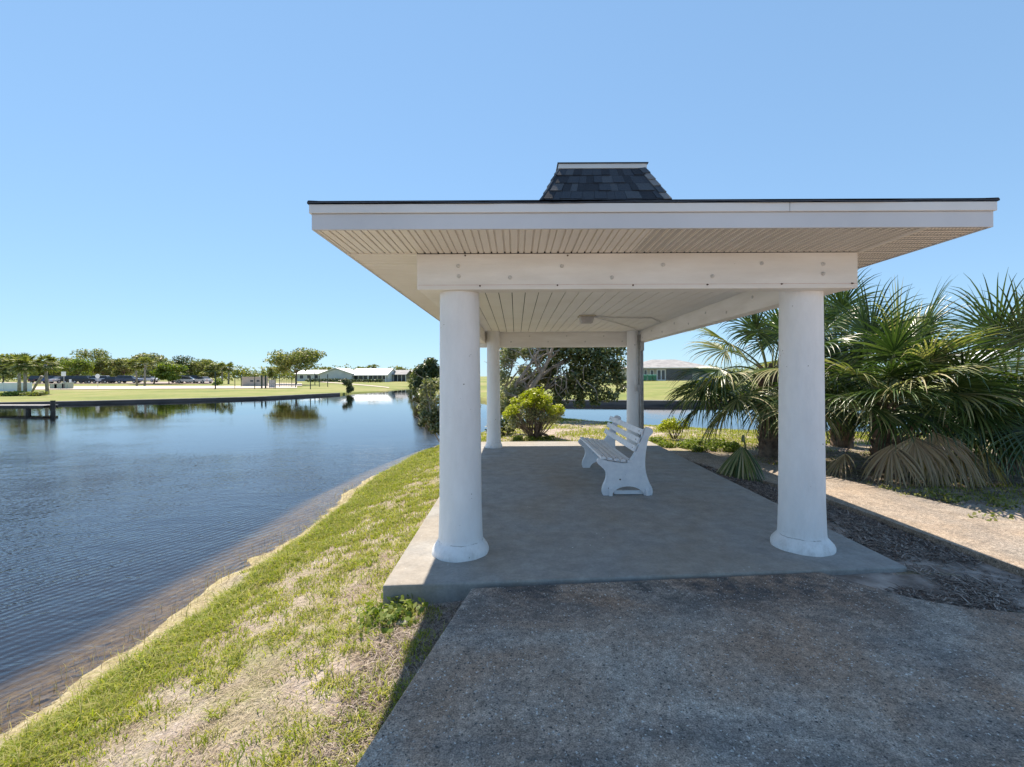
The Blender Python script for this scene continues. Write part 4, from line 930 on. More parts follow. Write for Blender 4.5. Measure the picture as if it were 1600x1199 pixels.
# ------------------------------------------------------------ right bank: house, bins
xr0, xr1 = at(990, 88)[0], at(1110, 88)[0]; zr = float(farz(xr0 + 4, 88))
Hh = thing('house', 'grey beige single storey house with shingled hip roof beyond the lawn', 'house', ((xr0 + xr1) / 2, 88, zr))
m = MB(); m.box(xr0, xr1, 88, 98, zr - .3, zr + 2.55); obj('wall', m, 'tanwall', Hh)
m = MB(); o = .7; z = zr + 2.5; m.add([(xr0 - o, 88 - o, z), (xr1 + o, 88 - o, z), (xr1 + o, 98 + o, z), (xr0 - o, 98 + o, z), (xr0 + 5, 93, z + 1.75), (xr1 - 5, 93, z + 1.75)], [(0, 1, 5, 4), (1, 2, 5), (2, 3, 4, 5), (3, 0, 4), (3, 2, 1, 0)])
obj('roof', m, 'greyroof', Hh)
m = MB(); m.box(xr0 - o, xr1 + o, 88 - o - .03, 88 - o - .003, z - .12, z + .02); obj('eave_board', m, 'whitetrim', Hh)
xd = at(1026, 88)[0]; m = MB(); m.box(xd, xd + 1.7, 87.93, 87.997, zr, zr + 2.15); dr = obj('door', m, 'whitetrim', Hh)
m = MB(); m.box(xd + .15, xd + .75, 87.9, 87.927, zr + .2, zr + 2.0); m.box(xd + .95, xd + 1.55, 87.9, 87.927, zr + .2, zr + 2.0); obj('pane', m, 'glass', dr)
window(Hh, at(1016, 88)[0], at(1021, 88)[0], zr + 1, zr + 2.1, 88); window(Hh, at(1006, 88)[0], at(1011, 88)[0], zr + 1, zr + 2.1, 88)
m = MB(); xl = at(1041, 88)[0]; m.box(xl, xl + 5, 87.95, 87.996, zr + .2, zr + 2.2); obj('porch_screen', m, 'glass', Hh)
for k, p in enumerate((1007, 1015, 1022)):
    x = at(p, 84)[0]; z = float(farz(x, 84)); t = thing('wheelie_bin', ['green lidded bin, left of the three by the beige house', 'green lidded bin, middle of the three by the beige house', 'green lidded bin, right of the three nearest the glass door'][k], 'bin', (x, 84, z), group='bins by the house')
    m = MB(); m.add([(x + a * .27, 84 + b * .3, z + .08) for a, b in ((-1,-1),(1,-1),(1,1),(-1,1))] + [(x + a * .36, 84 + b * .4, z + 1.05) for a, b in ((-1,-1),(1,-1),(1,1),(-1,1))], [(3,2,1,0),(4,5,6,7),(0,1,5,4),(1,2,6,5),(2,3,7,6),(3,0,4,7)]); obj('bin_body', m, 'greenplastic', t)
    m = MB(); m.xprism([(83.56, z + 1.05), (84.44, z + 1.05), (84.40, z + 1.16), (83.7, z + 1.12)], x - .38, x + .38); obj('lid', m, 'greenplastic', t)
    m = MB(); m.tube([(x - .3, 84.35, z + .1), (x + .3, 84.35, z + .1)], .1, 8); obj('axle', m, 'tyre', t)
x = at(1552, 40)[0]; z = float(farz(x, 40)); Wt = thing('house', 'white gabled house glimpsed through the palm fronds at right', 'house', (x, 40, z))
gable_front(Wt, 1520, 1640, 60, 9, 2.6, 4.3, 'whitetrim', 'whiteroof')
far_tree(1235, 560, 70, 120, 'distant tree right of the beige house behind the palms', 'oak', n=1500)
far_tree(1330, 556, 90, 110, 'distant tree seen between the palm fronds', 'oak', n=1500)

# ------------------------------------------------------------ near tree on the point (leaning grey limbs, drooping dark foliage)
def z0(x, y): return float(gz(x, y))
bx, by = 0.9, 17.2
tr = thing('sea_grape_tree', 'leaning tree with pale grey limbs and dark drooping foliage behind the pavilion', 'tree', (bx, by, z0(bx, by)))
m = MB(); zb = z0(bx, by)
pts = lambda *a: [at(p, Y, q) for p, q, Y in a]
mains = [pts((806, 640, 17), (826, 612, 17), (845, 585, 16.8), (858, 560, 16.6), (866, 535, 16.5), (880, 515, 16.4)),
         pts((815, 640, 17.2), (832, 600, 17.3), (862, 575, 17.3), (900, 556, 17.2), (940, 548, 17)),
         pts((800, 645, 17), (806, 600, 16.9), (828, 570, 16.8), (842, 548, 16.8), (850, 530, 16.8)),
         pts((798, 645, 17), (790, 605, 17), (800, 575, 17.1), (795, 545, 17.2)),
         pts((812, 640, 17.4), (850, 610, 17.5), (885, 590, 17.4), (925, 590, 17.2), (955, 610, 17))]
for q, r in zip(mains, (.13, .10, .085, .06, .07)):
    q = [q[0][:2] + (zb - .1,)] + q; k = len(q); m.tube(q, [r * (1 - .75 * i / (k - 1)) for i in range(k)], 9)
    for j in range(3, k):
        for e in range(3): limb(m, q[j - 1], Vector(q[j]) + Vector((random.uniform(-.8, .8), random.uniform(-.8, .8), random.uniform(-.3, .6))), r * .35, .012, .15, 5)
for i in range(40):      # thin bare twigs on the pale side
    a = Vector(at(random.uniform(785, 850), 16.6, random.uniform(550, 630))); limb(m, a, a + Vector((random.uniform(-.8, .6), random.uniform(-.3, .3), random.uniform(-.3, .6))), .014, .004, .2, 4)
for i in range(14):
    a = Vector(at(random.uniform(860, 940), 16.7, random.uniform(565, 600))); limb(m, a, a + Vector((random.uniform(-.3, .5), random.uniform(-.3, .3), random.uniform(-.9, -.5))), .02, .008, .25, 5)
obj('trunk', m, 'bark', tr, smooth=True)
cl = []
def blob(px, py, Y, rpx, rz_=None):
    c = at(px, Y, py); r = rpx / 711 * Y; cl.append((*c, r, r * 1.1, (rz_ or rpx) / 711 * Y))
for a in [(868, 545, 17, 20), (890, 548, 17, 22), (915, 555, 17, 24), (940, 560, 17, 22), (960, 572, 17, 20), (968, 592, 17, 13), (930, 585, 17, 20), (900, 580, 17.3, 22), (905, 605, 17.3, 20), (930, 612, 17, 18), (950, 618, 17, 12),
          (885, 600, 17.5, 20), (875, 620, 17.5, 18), (905, 628, 17.2, 12), (930, 628, 17, 10), (940, 538, 17.3, 22), (905, 528, 17.3, 26), (870, 525, 17.3, 24), (965, 548, 17.5, 15), (862, 575, 17.8, 18), (865, 600, 18, 18)]: blob(*a)
for _ in range(26): blob(random.uniform(865, 972), random.uniform(540, 625), 17 + random.uniform(-.5, .8), random.uniform(5, 9))
leafcloud('crown', cl, 15000, 0.060, 'grapeleaf', tr, aspect=.6, shell=.6)
cl = []
for a in [(790, 565, 17, 16), (785, 590, 16.8, 14), (800, 548, 17, 14), (825, 550, 17.3, 15), (800, 615, 17, 16), (790, 635, 16.8, 14), (822, 580, 17.6, 12), (845, 545, 17.2, 12), (830, 612, 17.6, 16), (780, 640, 16.5, 14), (800, 530, 17.2, 14), (835, 528, 17.4, 16)]: blob(*a)
for _ in range(55): blob(random.uniform(782, 872), random.uniform(535, 650), 17.6 + random.uniform(0, .8), random.uniform(8, 13))
leafcloud('grey_foliage', cl, 24000, 0.055, 'greyleaf', tr, aspect=.5, shell=.7)
# mangrove-like shrub over the water left of the columns
sx, sy = at(690, 14.2)[0], 14.2
sh = thing('bank_shrub', 'tall grey green shrub overhanging the canal left of the front column', 'shrub', (sx, sy, z0(sx, sy)))
cl = []
for a in [(688, 600, 14.2, 14), (672, 603, 14, 13), (662, 612, 13.9, 11), (690, 625, 14.2, 16), (670, 628, 14, 14), (660, 633, 13.9, 9), (692, 650, 14, 15), (675, 652, 13.8, 13), (664, 650, 13.7, 8), (690, 668, 13.6, 12), (678, 670, 13.6, 8), (705, 640, 14.6, 22), (720, 610, 14.8, 20), (735, 630, 15, 18), (715, 665, 14, 14)]: blob(*a)
for _ in range(14): blob(random.uniform(652, 690), random.uniform(590, 668), 13.9, random.uniform(4, 7))
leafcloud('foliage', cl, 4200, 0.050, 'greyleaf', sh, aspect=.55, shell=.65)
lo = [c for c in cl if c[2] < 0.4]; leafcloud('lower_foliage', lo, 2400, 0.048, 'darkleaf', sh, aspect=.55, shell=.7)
m = MB(); zs = z0(sx + .3, sy)
for i in range(16): c = random.choice(cl); limb(m, (sx + random.uniform(0, .5), sy + random.uniform(-.3, .3), zs - .1), c[:3], .03, .006, .15, 6)
for i in range(26): c = random.choice(cl); a = Vector(c[:3]); limb(m, a, a + Vector((random.uniform(-.45, .2), random.uniform(-.2, .2), random.uniform(-.2, .4))), .010, .003, .2, 4)
obj('stem', m, 'bark', sh, smooth=True)
# low dark green groundcover plant between the rear-left column and the lime bush
px_, py_ = at(790, 12.6)[0], 12.6
far = thing('dark_shrub', 'low dark green shrub behind the slim rear column and the lime bush', 'shrub', (px_, py_, z0(px_, py_))); cl = []
for i in range(9): cl.append((px_ + random.uniform(-.55, .45), py_ + random.uniform(-.3, .3), z0(px_, py_) + random.uniform(.12, .45), .2, .2, .16))
leafcloud('foliage', cl, 1500, .045, 'darkleaf', far); m = MB()
for c in cl[:6]: limb(m, (px_, py_, z0(px_, py_) - .05), c[:3], .015, .005, .1, 4)
obj('stem', m, 'brownbark', far)
# lime bush
bx, by = 0.44, 11.6; zb = z0(bx, by)
bu = thing('lime_bush', 'round bush with lime yellow top and bare woody stems behind the slab', 'bush', (bx, by, zb)); cl = []; cl2 = []; m = MB()
for i in range(42):
    a = random.uniform(0, 6.283); rr = random.uniform(.05, .66); top = 1.28 - .45 * (rr / .65) ** 2 + random.uniform(-.1, .08)
    c = (bx + math.cos(a) * rr, by + math.sin(a) * rr * .8, zb + top - .12)
    cl.append((*c, .17, .17, .13)); limb(m, (bx + random.uniform(-.06, .1), by, zb - .05), c, .018, .004, .12, 6)
    cl2.append((bx + math.cos(a) * rr, by + math.sin(a) * rr * .8, zb + top * random.uniform(.45, .8), .17, .17, .15))
for i in range(60):
    a = random.uniform(0, 6.283); rr = random.uniform(.2, .62); c = (bx + math.cos(a) * rr, by + math.sin(a) * rr * .8, zb + random.uniform(.35, .9)); p = (bx + (c[0] - bx) * .4, by + (c[1] - by) * .4, zb + .25)
    limb(m, p, c, .006, .002, .12, 4)
m.tube([(bx, by, zb + .12), (bx + .2, by - .02, zb + .16), (bx + .35, by - .05, zb + .12), (bx + .43, by - .05, zb - .03)], [.035, .04, .03, .025], 8)
obj('stem', m, 'brownbark', bu, smooth=True)
leafcloud('lime_foliage', cl, 6500, .036, 'lime', bu, aspect=.5, shell=.7); leafcloud('inner_foliage', cl2, 3600, .030, 'greyleaf', bu, aspect=.5, shell=.9)
cl = [(bx + random.uniform(-.45, .55), by + random.uniform(-.25, .15), zb + .05, .12, .1, .06) for _ in range(10)]
tag(leafcloud('ground_weeds', cl, 800, .03, 'oak2', origin=(bx, by, zb)), 'low green weeds round the foot of the lime bush', 'weeds', kind='stuff')
# second, small lime bush by the rear right corner
def small_bush(px, Y, wpx, hpx, label, mat, n, name='small_bush'):
    x = at(px, Y)[0]; z = z0(x, Y); W_ = wpx / 711 * Y / 2; H = hpx / 711 * Y; t = thing(name, label, 'bush', (x, Y, z)); cl = []; m = MB()
    for i in range(16):
        c = (x + random.uniform(-.75, .75) * W_, Y + random.uniform(-.6, .6) * W_, z + H * random.uniform(.3, .85)); cl.append((*c, W_ * .28, W_ * .28, H * .2)); limb(m, (x, Y, z - .04), c, .009, .003, .12, 4)
    leafcloud('foliage', cl, n, .028, mat, t, shell=.8); obj('stem', m, 'brownbark', t)
small_bush(1053, 11.4, 52, 33, 'small yellow green bush off the rear right corner of the slab', 'lime', 1500)
def low_patch(name, x0, x1, y0, y1, n, size, mat, label, cat='ground cover', h=.08):
    cl = [(x, y, z0(x, y) + h * .5, .16, .16, h) for x, y in ((random.uniform(x0, x1), random.uniform(y0, y1)) for _ in range(30))]
    return tag(leafcloud(name, cl, n, size, mat, origin=((x0 + x1) / 2, (y0 + y1) / 2, -.1)), label, cat, kind='stuff')
low_patch('ground_cover', 3.25, 4.9, 9.6, 11.0, 4200, .032, 'oak2', 'low green creeping plants behind the path end')
low_patch('weed_patch', 4.9, 8.2, 4.9, 6.2, 1500, .026, 'oak', 'scattered low weeds in the dirt right of the path')
low_patch('corner_weeds', -1.0, -.70, 3.0, 3.24, 420, .024, 'oak2', 'leafy green weeds against the front left corner of the slab', 'weeds', .07)
m = MB(); m.prism([(-.80, 3.00), (-.70, 3.01), (-.72, 3.08), (-.79, 3.07)], -.155, -.128)
tag(obj('concrete_chip', m, 'slab', bevel=.004, origin=(-.75, 3.04, -.15)), 'small flat broken piece of concrete lying in the grass near the slab corner', 'chip')

# ------------------------------------------------------------ fan palms beside the path
def frond(base, az, el, pet, rad, droop, mat, parent, nl=46, spread=2.3, gname='frond', twist=0.0):
    base = Vector(base); d = Vector((math.cos(az) * math.cos(el), math.sin(az) * math.cos(el), math.sin(el)))
    pts = [base.copy()]; p = base.copy(); nseg = 7
    for i in range(nseg):
        d = (d + Vector((0, 0, -droop * 0.10))).normalized(); p = p + d * pet / nseg; pts.append(p.copy())
    m = MB(); m.tube(pts, [.022 - .012 * i / nseg for i in range(nseg + 1)], 5)
    s = d.cross(Vector((0, 0, 1)));  s = s.normalized() if s.length > .05 else Vector((math.sin(az), -math.cos(az), 0))
    s = (Matrix.Rotation(twist, 3, d) @ s); nrm = s.cross(d).normalized()
    if nrm.z < 0: nrm = -nrm
    vs = []; fs = []; da = 2 * spread / nl; SEG = 7
    for i in range(nl):
        a = -spread + da * (i + .5) + random.uniform(-.02, .02)
        L_ = rad * (1.0 - .28 * (abs(a) / spread) ** 2) * random.uniform(.88, 1.06)
        dirv = (d * math.cos(a) + s * math.sin(a) + nrm * (.16 * math.cos(a * 1.3) + random.uniform(-.05, .05))).normalized()
        q = pts[-1] + d * (.10 * math.cos(a) if abs(a) < 1.5 else 0); gk = droop * random.uniform(.6, 1.5)
        o = len(vs)
        for k in range(SEG + 1):
            u = k / SEG; rr = u * L_
            w_ = min(rr * da * .56 + .002, .0135) * (1 - max(0, (u - .35) / .65) ** 1.5) + .0012
            sidev = dirv.cross(nrm); sidev = sidev.normalized() if sidev.length > .01 else s
            fold = nrm * w_ * .8
            vs += [q - sidev * w_ + fold, q, q + sidev * w_ + fold]
            if k:
                b = o + 3 * k; fs += [(b - 3, b - 2, b + 1, b), (b - 2, b - 1, b + 2, b + 1)]
            dirv = (dirv + Vector((random.uniform(-.02, .02), random.uniform(-.02, .02), -gk * .44 * u * u - gk * .03))).normalized()
            q = q + dirv * L_ / SEG
            gl_ = -.12
            if q.z < gl_: q.z = gl_ + random.uniform(0, .02)
    fr = arr(gname, [tuple(v) for v in vs], fs, mat, parent)
    obj('stalk', m, 'petiole' if mat != 'palmdead' else 'boot', fr, smooth=True)
    return fr
def boots(t, x, y, zb, H, r):
    m = MB(); m.tube([(x, y, zb - .1), (x, y, zb + H * .5), (x, y, zb + H)], [r * 1.05, r * .85, r * .8], 12)
    k = 0
    for i in range(int(H / .055)):
        for j in range(5):
            a = k * 2.4; k += 1; z = zb + .03 + i * .055 + j * .011
            ca, sa = math.cos(a), math.sin(a); b = Vector((x + ca * r * .8, y + sa * r * .8, z)); tip = b + Vector((ca * r * .42, sa * r * .42, .16)); sv = Vector((-sa, ca, 0))
            m.add([b - sv * .055, b + sv * .055, tip + sv * .022, tip - sv * .022, b - sv * .05 + Vector((0, 0, .06)), b + sv * .05 + Vector((0, 0, .06))], [(0, 1, 2, 3), (5, 4, 3, 2), (4, 0, 3), (1, 5, 2)])
    obj('trunk', m, 'boot', t)
def fan_palm(x, y, H, label, spec, r=.2):
    zb = z0(x, y); t = thing('fan_palm', label, 'palm', (x, y, zb), group='fan palms beside the path')
    boots(t, x, y, zb, H, r); top = Vector((x, y, zb + H - .05))
    for (az, el, pet, rad, dr, mt) in spec:
        a = R(az); frond(top + Vector((math.cos(a), math.sin(a), 0)) * r * .5 + Vector((0, 0, random.uniform(-.15, .05))), a, R(el), pet, rad, dr, mt, t, twist=random.uniform(-.5, .5))
def ring(n, els, pet, rad, dr, mats, az0=0, span=360):
    out = []
    for i in range(n):
        out.append((az0 + span * i / n + random.uniform(-12, 12), random.uniform(*els), random.uniform(*pet), random.uniform(*rad), random.uniform(*dr), random.choice(mats)))
    return out
gp = ['palm', 'palm', 'palmy']
# palm A, trunk seen left of the right front column
fan_palm(5.08, 9.1, 1.72, 'fan palm with stout booted trunk, left of the pair, arching over the slab edge',
         ring(8, (45, 80), (.8, 1.1), (.85, 1.05), (.7, 1.1), gp) + ring(12, (12, 40), (.95, 1.3), (.85, 1.1), (.9, 1.4), gp) + ring(6, (-12, 10), (.7, 1.0), (.8, 1.0), (1.0, 1.5), gp)
         + [(185, 18, 1.2, 1.05, 1.2, 'palm'), (200, 30, 1.15, 1.05, 1.1, 'palm'), (172, 0, 1.25, 1.0, 1.3, 'palm'), (215, 5, 1.15, 1.0, 1.2, 'palmy'), (192, -10, 1.0, 1.0, 1.3, 'palm')], .21)
fan_palm(6.1, 7.55, 1.2, 'large low fan palm with brown dead fronds hanging onto the path, centre of the clump',
         ring(11, (48, 85), (.9, 1.25), (.85, 1.05), (.5, 1.0), gp) + ring(14, (20, 46), (.95, 1.25), (.85, 1.05), (.6, 1.2), gp) + ring(9, (2, 20), (.75, 1.05), (.8, .95), (.8, 1.3), gp, -40, 225)
         + [(222, 22, .85, .8, .9, 'palmy'), (250, 30, .8, .8, .8, 'palm'), (285, 26, .9, .8, .8, 'palmy'), (308, 18, .95, .85, 1.0, 'palm'), (205, 30, .95, .9, .8, 'palm'), (236, 42, 1.0, .95, .7, 'palm'), (262, 48, 1.05, .95, .6, 'palmy'), (296, 42, 1.0, .95, .7, 'palm'), (325, 34, 1.0, .95, .8, 'palm'), (345, 24, 1.0, .95, .9, 'palm'), (275, 14, .6, .75, 1.1, 'palm'), (240, 12, .6, .75, 1.1, 'palm')], .17)
fan_palm(8.3, 7.6, 1.3, 'fan palm at the right edge of the photo behind the dirt strip',
         ring(9, (40, 85), (1.0, 1.3), (.95, 1.15), (.5, 1.0), gp) + ring(12, (5, 40), (1.0, 1.3), (.95, 1.15), (.7, 1.3), gp) + ring(5, (-10, 8), (.8, 1.0), (.8, .95), (1.0, 1.5), gp, -60, 240) + [(200, 20, 1.1, .95, .9, 'palm'), (225, 30, 1.1, 1.0, .8, 'palmy'), (215, 5, .9, .9, 1.1, 'palm'), (250, 15, 1.0, .9, 1.0, 'palm')], .17)
fan_palm(7.3, 10.2, 1.9, 'tallest fan palm at the back of the clump',
         ring(9, (40, 85), (1.0, 1.3), (1.0, 1.2), (.6, 1.0), gp) + ring(12, (5, 40), (1.0, 1.3), (1.0, 1.2), (.7, 1.3), gp) + ring(5, (-20, 5), (.7, .9), (.8, .9), (1.0, 1.5), gp), .22)
pb_ = [o for o in COL.objects if o.name.startswith('fan_palm') and abs(o.location.x - 6.1) < .01][0]
for i, (bx_, by_, bz_, az_, el_) in enumerate([(5.95, 6.85, .70, 245, -30), (6.15, 6.80, .80, 268, -38), (6.40, 6.80, .74, 285, -36), (5.75, 6.95, .58, 228, -30), (6.75, 6.9, .66, 300, -30), (6.1, 6.75, .58, 262, -52), (5.3, 7.2, .36, 195, -18), (5.1, 7.5, .32, 180, -18), (6.5, 6.75, .55, 280, -50)]):
    frond((bx_, by_, bz_), R(az_), R(el_), .12, random.uniform(.72, .92) if i not in (6, 7) else .6, 1.1, 'palmdead' if i != 7 else 'palmy', pb_, nl=30, spread=random.uniform(.8, 1.2), twist=random.uniform(-.4, .4))
for i in range(10):     # stalk stubs leaning out under the crown
    a = random.uniform(3.4, 6.0); m = MB(); m.tube([(6.1, 7.55, .05 + .04 * i), (6.1 + math.cos(a) * .4, 7.55 + math.sin(a) * .4, .35 + .05 * i), (6.1 + math.cos(a) * .7, 7.55 + math.sin(a) * .7, .5 + .06 * i)], [.03, .022, .015], 6); obj('stalk', m, 'boot', pb_)
# low drooping frond against the slab edge
t = thing('fallen_frond', 'single drooping green palm frond leaning over the right edge of the slab', 'palm frond', (3.55, 7.0, -.1))
for az, el in ((235, -52), (255, -60), (215, -55)): frond((3.52, 7.05, .56), R(az), R(el), .10, .72, .5, 'palmy' if az < 250 else 'palm', t, nl=26, spread=.62)
m = MB(); m.tube([(3.52, 7.05, .57), (3.60, 7.14, .36), (3.68, 7.24, -.12)], [.012, .014, .016], 6); obj('stalk', m, 'petiole', t)
# ------------------------------------------------------------ grass, straw and mulch
def blades(name, X, Y, H, W_, lean, mat, flat=False, label='', cat='grass', lift=0.0):
    n = len(X); W_ = np.zeros(n) + W_; Z = gz(X, Y) - .004; az = RNG.random(n) * 6.283; ca, sa = np.cos(az), np.sin(az)
    f2 = RNG.random(n) * 6.283; cb, sb = np.cos(f2), np.sin(f2)
    ln = lean * RNG.uniform(.3, 1.3, n) * H
    b = np.stack([X, Y, Z], 1); s = np.stack([ca * W_, sa * W_, 0 * W_], 1)
    if flat:
        up = H * RNG.uniform(.02, .18, n); dx = np.stack([cb * H, sb * H, 0 * H], 1); s = np.stack([-sb * W_, cb * W_, 0 * W_], 1)
        mid = b + dx * .5 + np.stack([-sb, cb, 0 * H], 1) * (RNG.normal(size=n) * .12 * H)[:, None]; mid[:, 2] = gz(mid[:, 0], mid[:, 1]) + .006 + up; tip = b + dx; tip[:, 2] = gz(tip[:, 0], tip[:, 1]) + .004 + up * RNG.uniform(0, 2, n) + lift; mid[:, 2] += lift; b[:, 2] += .008 + lift
    else:
        mid = b + np.stack([cb * ln * .3, sb * ln * .3, H * .6], 1); tip = b + np.stack([cb * ln, sb * ln, H * .95 - ln * .25], 1)
    V = np.stack([b - s, b + s, mid + s * .8, mid - s * .8, tip + s * .12, tip - s * .12], 1).reshape(-1, 3)
    i = np.arange(n)[:, None] * 6; F = np.concatenate([i + np.array([[0, 1, 2, 3]]), i + np.array([[3, 2, 4, 5]])]); o = arr(name, V, F, mat)
    return tag(o, label, cat, kind='stuff')
def cand(n, x0, x1, y0, y1, near=True):
    X = RNG.uniform(x0, x1, n); Y = y0 + (y1 - y0) * (RNG.random(n) ** (1.6 if near else 1)); return X, Y
def offpave(X, Y):
    on = ((X > -.985 - 0.0 * Y) & (X < 3.08) & (Y > 3.25) & (Y < 10.47)) | ((X > np.interp(Y, [-6, -1.2, 1.75, 3.27], [-1.8, -1.3, -.65, -.33])) & (Y < np.interp(X, [-1, -.3, 2.3, 2.7, 3.22, 9], [3.26, 3.27, 3.51, 3.09, 2.9, 2.82])))
    ly = np.array([q[1] for q in L][::-1]); lx_ = np.array([q[0] for q in L][::-1]); ry = np.array([q[1] for q in Rt][::-1]); rx = np.array([q[0] for q in Rt][::-1])
    on |= (X > np.interp(Y, ly, lx_) - .02) & (X < np.interp(Y, ry, rx) + .02) & (Y < 8.9)
    return ~on
def gdens(X, Y):
    d = shore_d(X, Y); edge = np.exp(-((d - .78) / .34) ** 2); pat = np.clip((fbm(X * 1.5 + 5, Y * 1.5) - .46) * 5, 0, 1); fine = np.clip((fbm(X * 5, Y * 5 + 4) - .42) * 5, 0, 1)
    farther = np.clip((Y - 2.6) / 4, .12, .75)
    return np.clip((edge * 0.9 + pat * farther * 1.1) * (0.10 + fine), 0, 1) * (d > .33 + .2 * (fbm(X * 3, Y * 3) - .5))
X, Y = cand(330000, -3.6, -.3, 1.3, 13); k = (RNG.random(len(X)) < gdens(X, Y)) & offpave(X, Y); X, Y = X[k], Y[k]; d = shore_d(X, Y)
hh = RNG.uniform(.018, .045, len(X)) * (1 + .9 * np.exp(-((d - .6) / .4) ** 2)) * (1 + .04 * Y)
blades('grass', X, Y, hh, .0018 + .0004 * Y, 1.0, 'grass', label='short bright green grass on the sloping canal bank')
X, Y = cand(170000, -3.55, -.3, 1.3, 13); d = shore_d(X, Y); k = offpave(X, Y) & (d > .0) & (RNG.random(len(X)) < np.clip(.25 + (fbm(X * 2, Y * 2) - .3) * 1.4, .1, 1)); X, Y = X[k], Y[k]
blades('dry_grass', X, Y, RNG.uniform(.015, .06, len(X)), .0006 + .00025 * Y, 1, 'straw', flat=True, label='dry straw lying over the sandy bank')
tx = RNG.uniform(-3.3, -.4, 2600); ty = 1.4 + 10 * RNG.random(2600) ** 1.3; sel = (RNG.random(2600) < .25 + .75 * (fbm(tx * 1.3 + 3, ty * 1.3) > .5)) & offpave(tx, ty) & (shore_d(tx, ty) > .25); tx, ty = tx[sel], ty[sel]
rep = RNG.integers(14, 46, len(tx)); X = np.repeat(tx, rep); Y = np.repeat(ty, rep); sp = np.repeat(RNG.uniform(.02, .07, len(tx)), rep); X = X + RNG.normal(size=len(X)) * sp; Y = Y + RNG.normal(size=len(Y)) * sp
hs = np.repeat(RNG.uniform(.03, .085, len(tx)), rep) * RNG.uniform(.5, 1.1, len(X)); k = offpave(X, Y)
blades('grass_tufts', X[k], Y[k], hs[k], .0022 + .0004 * Y[k], 1.3, 'grass', label='taller ragged grass tufts dotted over the sandy bank')
tx = RNG.uniform(-1.0, -.35, 40); ty = RNG.uniform(1.4, 3.2, 40); X = np.repeat(tx, 30) + RNG.normal(size=1200) * .03; Y = np.repeat(ty, 30) + RNG.normal(size=1200) * .03; k = offpave(X, Y)
blades('strip_weeds', X[k], Y[k], RNG.uniform(.03, .09, k.sum()), .0022, 1.2, 'grass', label='sparse weeds in the shaded strip beside the walkway')
tx = []; ty = []
for k in range(480):
    y = 1.2 + 12 * random.random() ** 1.3; tx.append(-3.32 + random.uniform(.36, .8)); ty.append(y)
tx = np.array(tx); ty = np.array(ty); keep = gz(tx, ty) > -0.76; tx, ty = tx[keep], ty[keep]; rep = 22; X = np.repeat(tx, rep) + RNG.normal(size=len(tx) * rep) * .04; Y = np.repeat(ty, rep) + RNG.normal(size=len(tx) * rep) * .04
blades('edge_grass', X, Y, np.repeat(RNG.uniform(.05, .15, len(tx)), rep) * RNG.uniform(.5, 1.1, len(X)), .0024 + .0004 * Y, 1.5, 'grass', label='long ragged grass leaning over the near water edge')
# rear lawn
X, Y = cand(120000, -3.2, 14, 10.3, 19.8, False); d = shore_d(X, Y); k = (d > .1) & (RNG.random(len(X)) < np.clip((fbm(X * 1.2, Y * 1.2) - .36) * 3.2, .04, 1)); X, Y = X[k], Y[k]
blades('rear_grass', X, Y, RNG.uniform(.03, .08, len(X)), .007, .9, 'grass', label='patchy grass between the slab and the rear shore')
X, Y = cand(90000, 4.2, 14, 3.2, 15, False); d = shore_d(X, Y); k = offpave(X, Y) & (X > np.interp(Y, [2.8, 4.75, 6.9, 9, 15], [6.3, 5.6, 5.1, 4.2, 3.2])) & (RNG.random(len(X)) < np.clip((fbm(X * 1.1 + 9, Y * 1.1) - .42) * 3, .03, .9)); X, Y = X[k], Y[k]
blades('side_grass', X, Y, RNG.uniform(.03, .07, len(X)), .005, .9, 'grass', label='thin grass in the dirt right of the path')
# mulch bed between slab, walkway and path
X, Y = cand(90000, 2.3, 4.3, 2.8, 9.3, False); k = offpave(X, Y) & (RNG.random(len(X)) < np.clip((fbm(X * 2.2 + 1, Y * 2.2) - .36) * 5, .08, 1)) & (X > 2.3) & (X < np.interp(Y, [2.8, 4.4, 5.7, 6.9, 8.35, 9.3], [4.2, 3.95, 3.86, 3.56, 3.09, 3.1])); X, Y = X[k], Y[k]
blades('mulch', X, Y, RNG.uniform(.03, .13, len(X)), RNG.uniform(.002, .006, len(X)), 1, 'mulch', flat=True, label='dark brown mulch and twigs in the bed between slab and path', cat='mulch', lift=.008)
X, Y = cand(9000, 4.6, 10, 5.6, 9.5, False); k = offpave(X, Y); X, Y = X[k], Y[k]
blades('leaf_litter', X, Y, RNG.uniform(.03, .16, len(X)), RNG.uniform(.002, .007, len(X)), 1, 'mulch', flat=True, label='brown leaf litter under the fan palms', cat='leaf litter')
X, Y = cand(5000, -.95, -.3, 1.3, 3.25, False); k = offpave(X, Y) & (X > -.9); X, Y = X[k], Y[k]
blades('dead_twigs', X, Y, RNG.uniform(.02, .12, len(X)), RNG.uniform(.0012, .003, len(X)), 1, 'mulch', flat=True, label='dark dead stems in the shaded strip by the walkway', cat='dead stems')
def edge_reeds():
    X = RNG.uniform(-3.62, -3.15, 700); Y = 1.6 + 8 * RNG.random(700) ** 1.2
    return blades('shore_reeds', X, Y, RNG.uniform(.05, .16, 700), np.full(700, .002), .5, 'straw', label='thin dry stalks at the water line', cat='reeds')
edge_reeds()
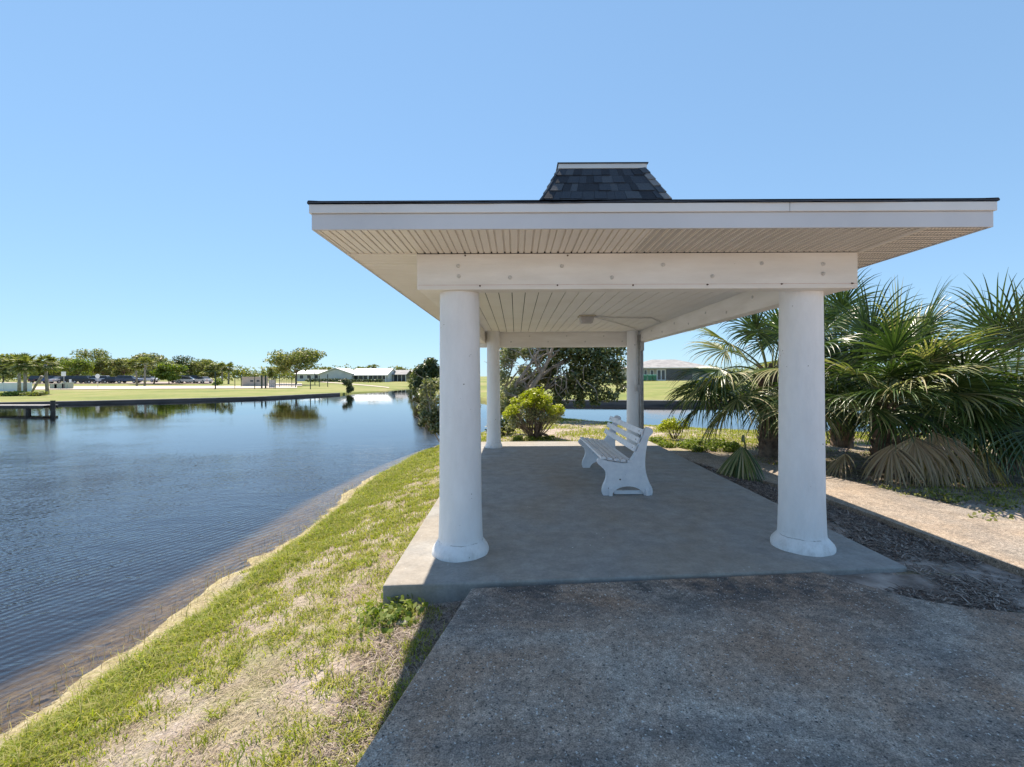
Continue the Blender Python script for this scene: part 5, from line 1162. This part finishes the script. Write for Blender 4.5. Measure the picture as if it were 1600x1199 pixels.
# soil patch under the mulch: dark earth
mm = MB()
vs = []; rowsY = np.linspace(2.86, 9.0, 60)
xl = lambda y: 3.1 if y > 3.56 else float(np.interp(y, [2.8, 2.9, 3.0, 3.25, 3.5], [4.3, 3.25, 2.9, 2.54, 2.34]))
xrr = lambda y: float(np.interp(y, [2.8, 4.4, 5.7, 6.9, 8.35, 9.3], [4.25, 3.98, 3.88, 3.58, 3.1, 3.1]))
for y in rowsY:
    a, b = xl(y) - .08, xrr(y) + .02
    for j in range(9):
        x = a + (b - a) * j / 8; vs.append((x, y, float(gz(x, y)) + .006))
mm.add(vs, [(i * 9 + j, i * 9 + j + 1, i * 9 + j + 10, i * 9 + j + 9) for i in range(59) for j in range(8)])
MATS['earth'] = simple('dark_earth', (0.16, 0.125, 0.105), (0.42, 0.36, 0.32), 3.5, 0.95, 0.3, 90)
struct(obj('mulch_bed', mm, 'earth', smooth=True))

# shells and pebbles standing proud of the worn walkway
def flecks(name, n, x0, x1, y0, y1, z, mat, label, smin, smax, test):
    X = RNG.uniform(x0, x1, n); Y = RNG.uniform(y0, y1, n); k = test(X, Y); X, Y = X[k], Y[k]; n = len(X)
    sz = smin + (smax - smin) * RNG.random(n) ** 3; V = []; 
    for j in range(5):
        a = j * 1.2566 + RNG.uniform(-.35, .35, n); rr = sz * RNG.uniform(.5, 1.1, n); V.append(np.stack([X + np.cos(a) * rr, Y + np.sin(a) * rr, np.full(n, z) + 0.0008], 1))
    V.append(np.stack([X, Y, z + .0015 + sz * .25], 1)); V = np.stack(V, 1).reshape(-1, 3); i = np.arange(n)[:, None] * 6
    F = np.concatenate([i + np.array([[j, (j + 1) % 5, 5]]) for j in range(5)])
    return tag(arr(name, V, F, mat), label, 'pebbles', kind='stuff')
MATS['shell'] = leafmat('shell_chip', [(0.42, 0.40, 0.37), (0.66, 0.64, 0.60), (0.30, 0.27, 0.24), (0.75, 0.73, 0.70)], 0.6, 0.0)
MATS['darkchip'] = leafmat('dark_chip', [(0.05, 0.045, 0.04), (0.10, 0.08, 0.07), (0.14, 0.10, 0.075)], 0.8, 0.0)
onw = lambda X, Y: (X > np.interp(Y, [1.2, 1.75, 3.262], [-.75, -.64, -.32]) + .01) & (Y < np.interp(X, [-.33, 2.3, 2.5, 2.7, 2.92, 3.22, 3.8], [3.255, 3.48, 3.24, 3.08, 2.97, 2.89, 2.83]) - .01)
flecks('shell_chips', 9000, -.8, 4.2, 1.4, 3.42, -0.016, 'shell', 'pale shell and pebble flecks in the worn foreground walkway', .0012, .007, onw)
flecks('dark_pebbles', 9000, -.8, 4.2, 1.4, 3.42, -0.016, 'darkchip', 'dark pebble flecks in the worn foreground walkway', .0012, .005, onw)
flecks('floor_debris', 260, -.9, 3.0, 3.3, 6.5, 0.0, 'shell', 'tiny pale bits of debris on the pavilion floor', .0015, .009, lambda X, Y: (np.hypot(X - .1, Y - 3.9) > .0))
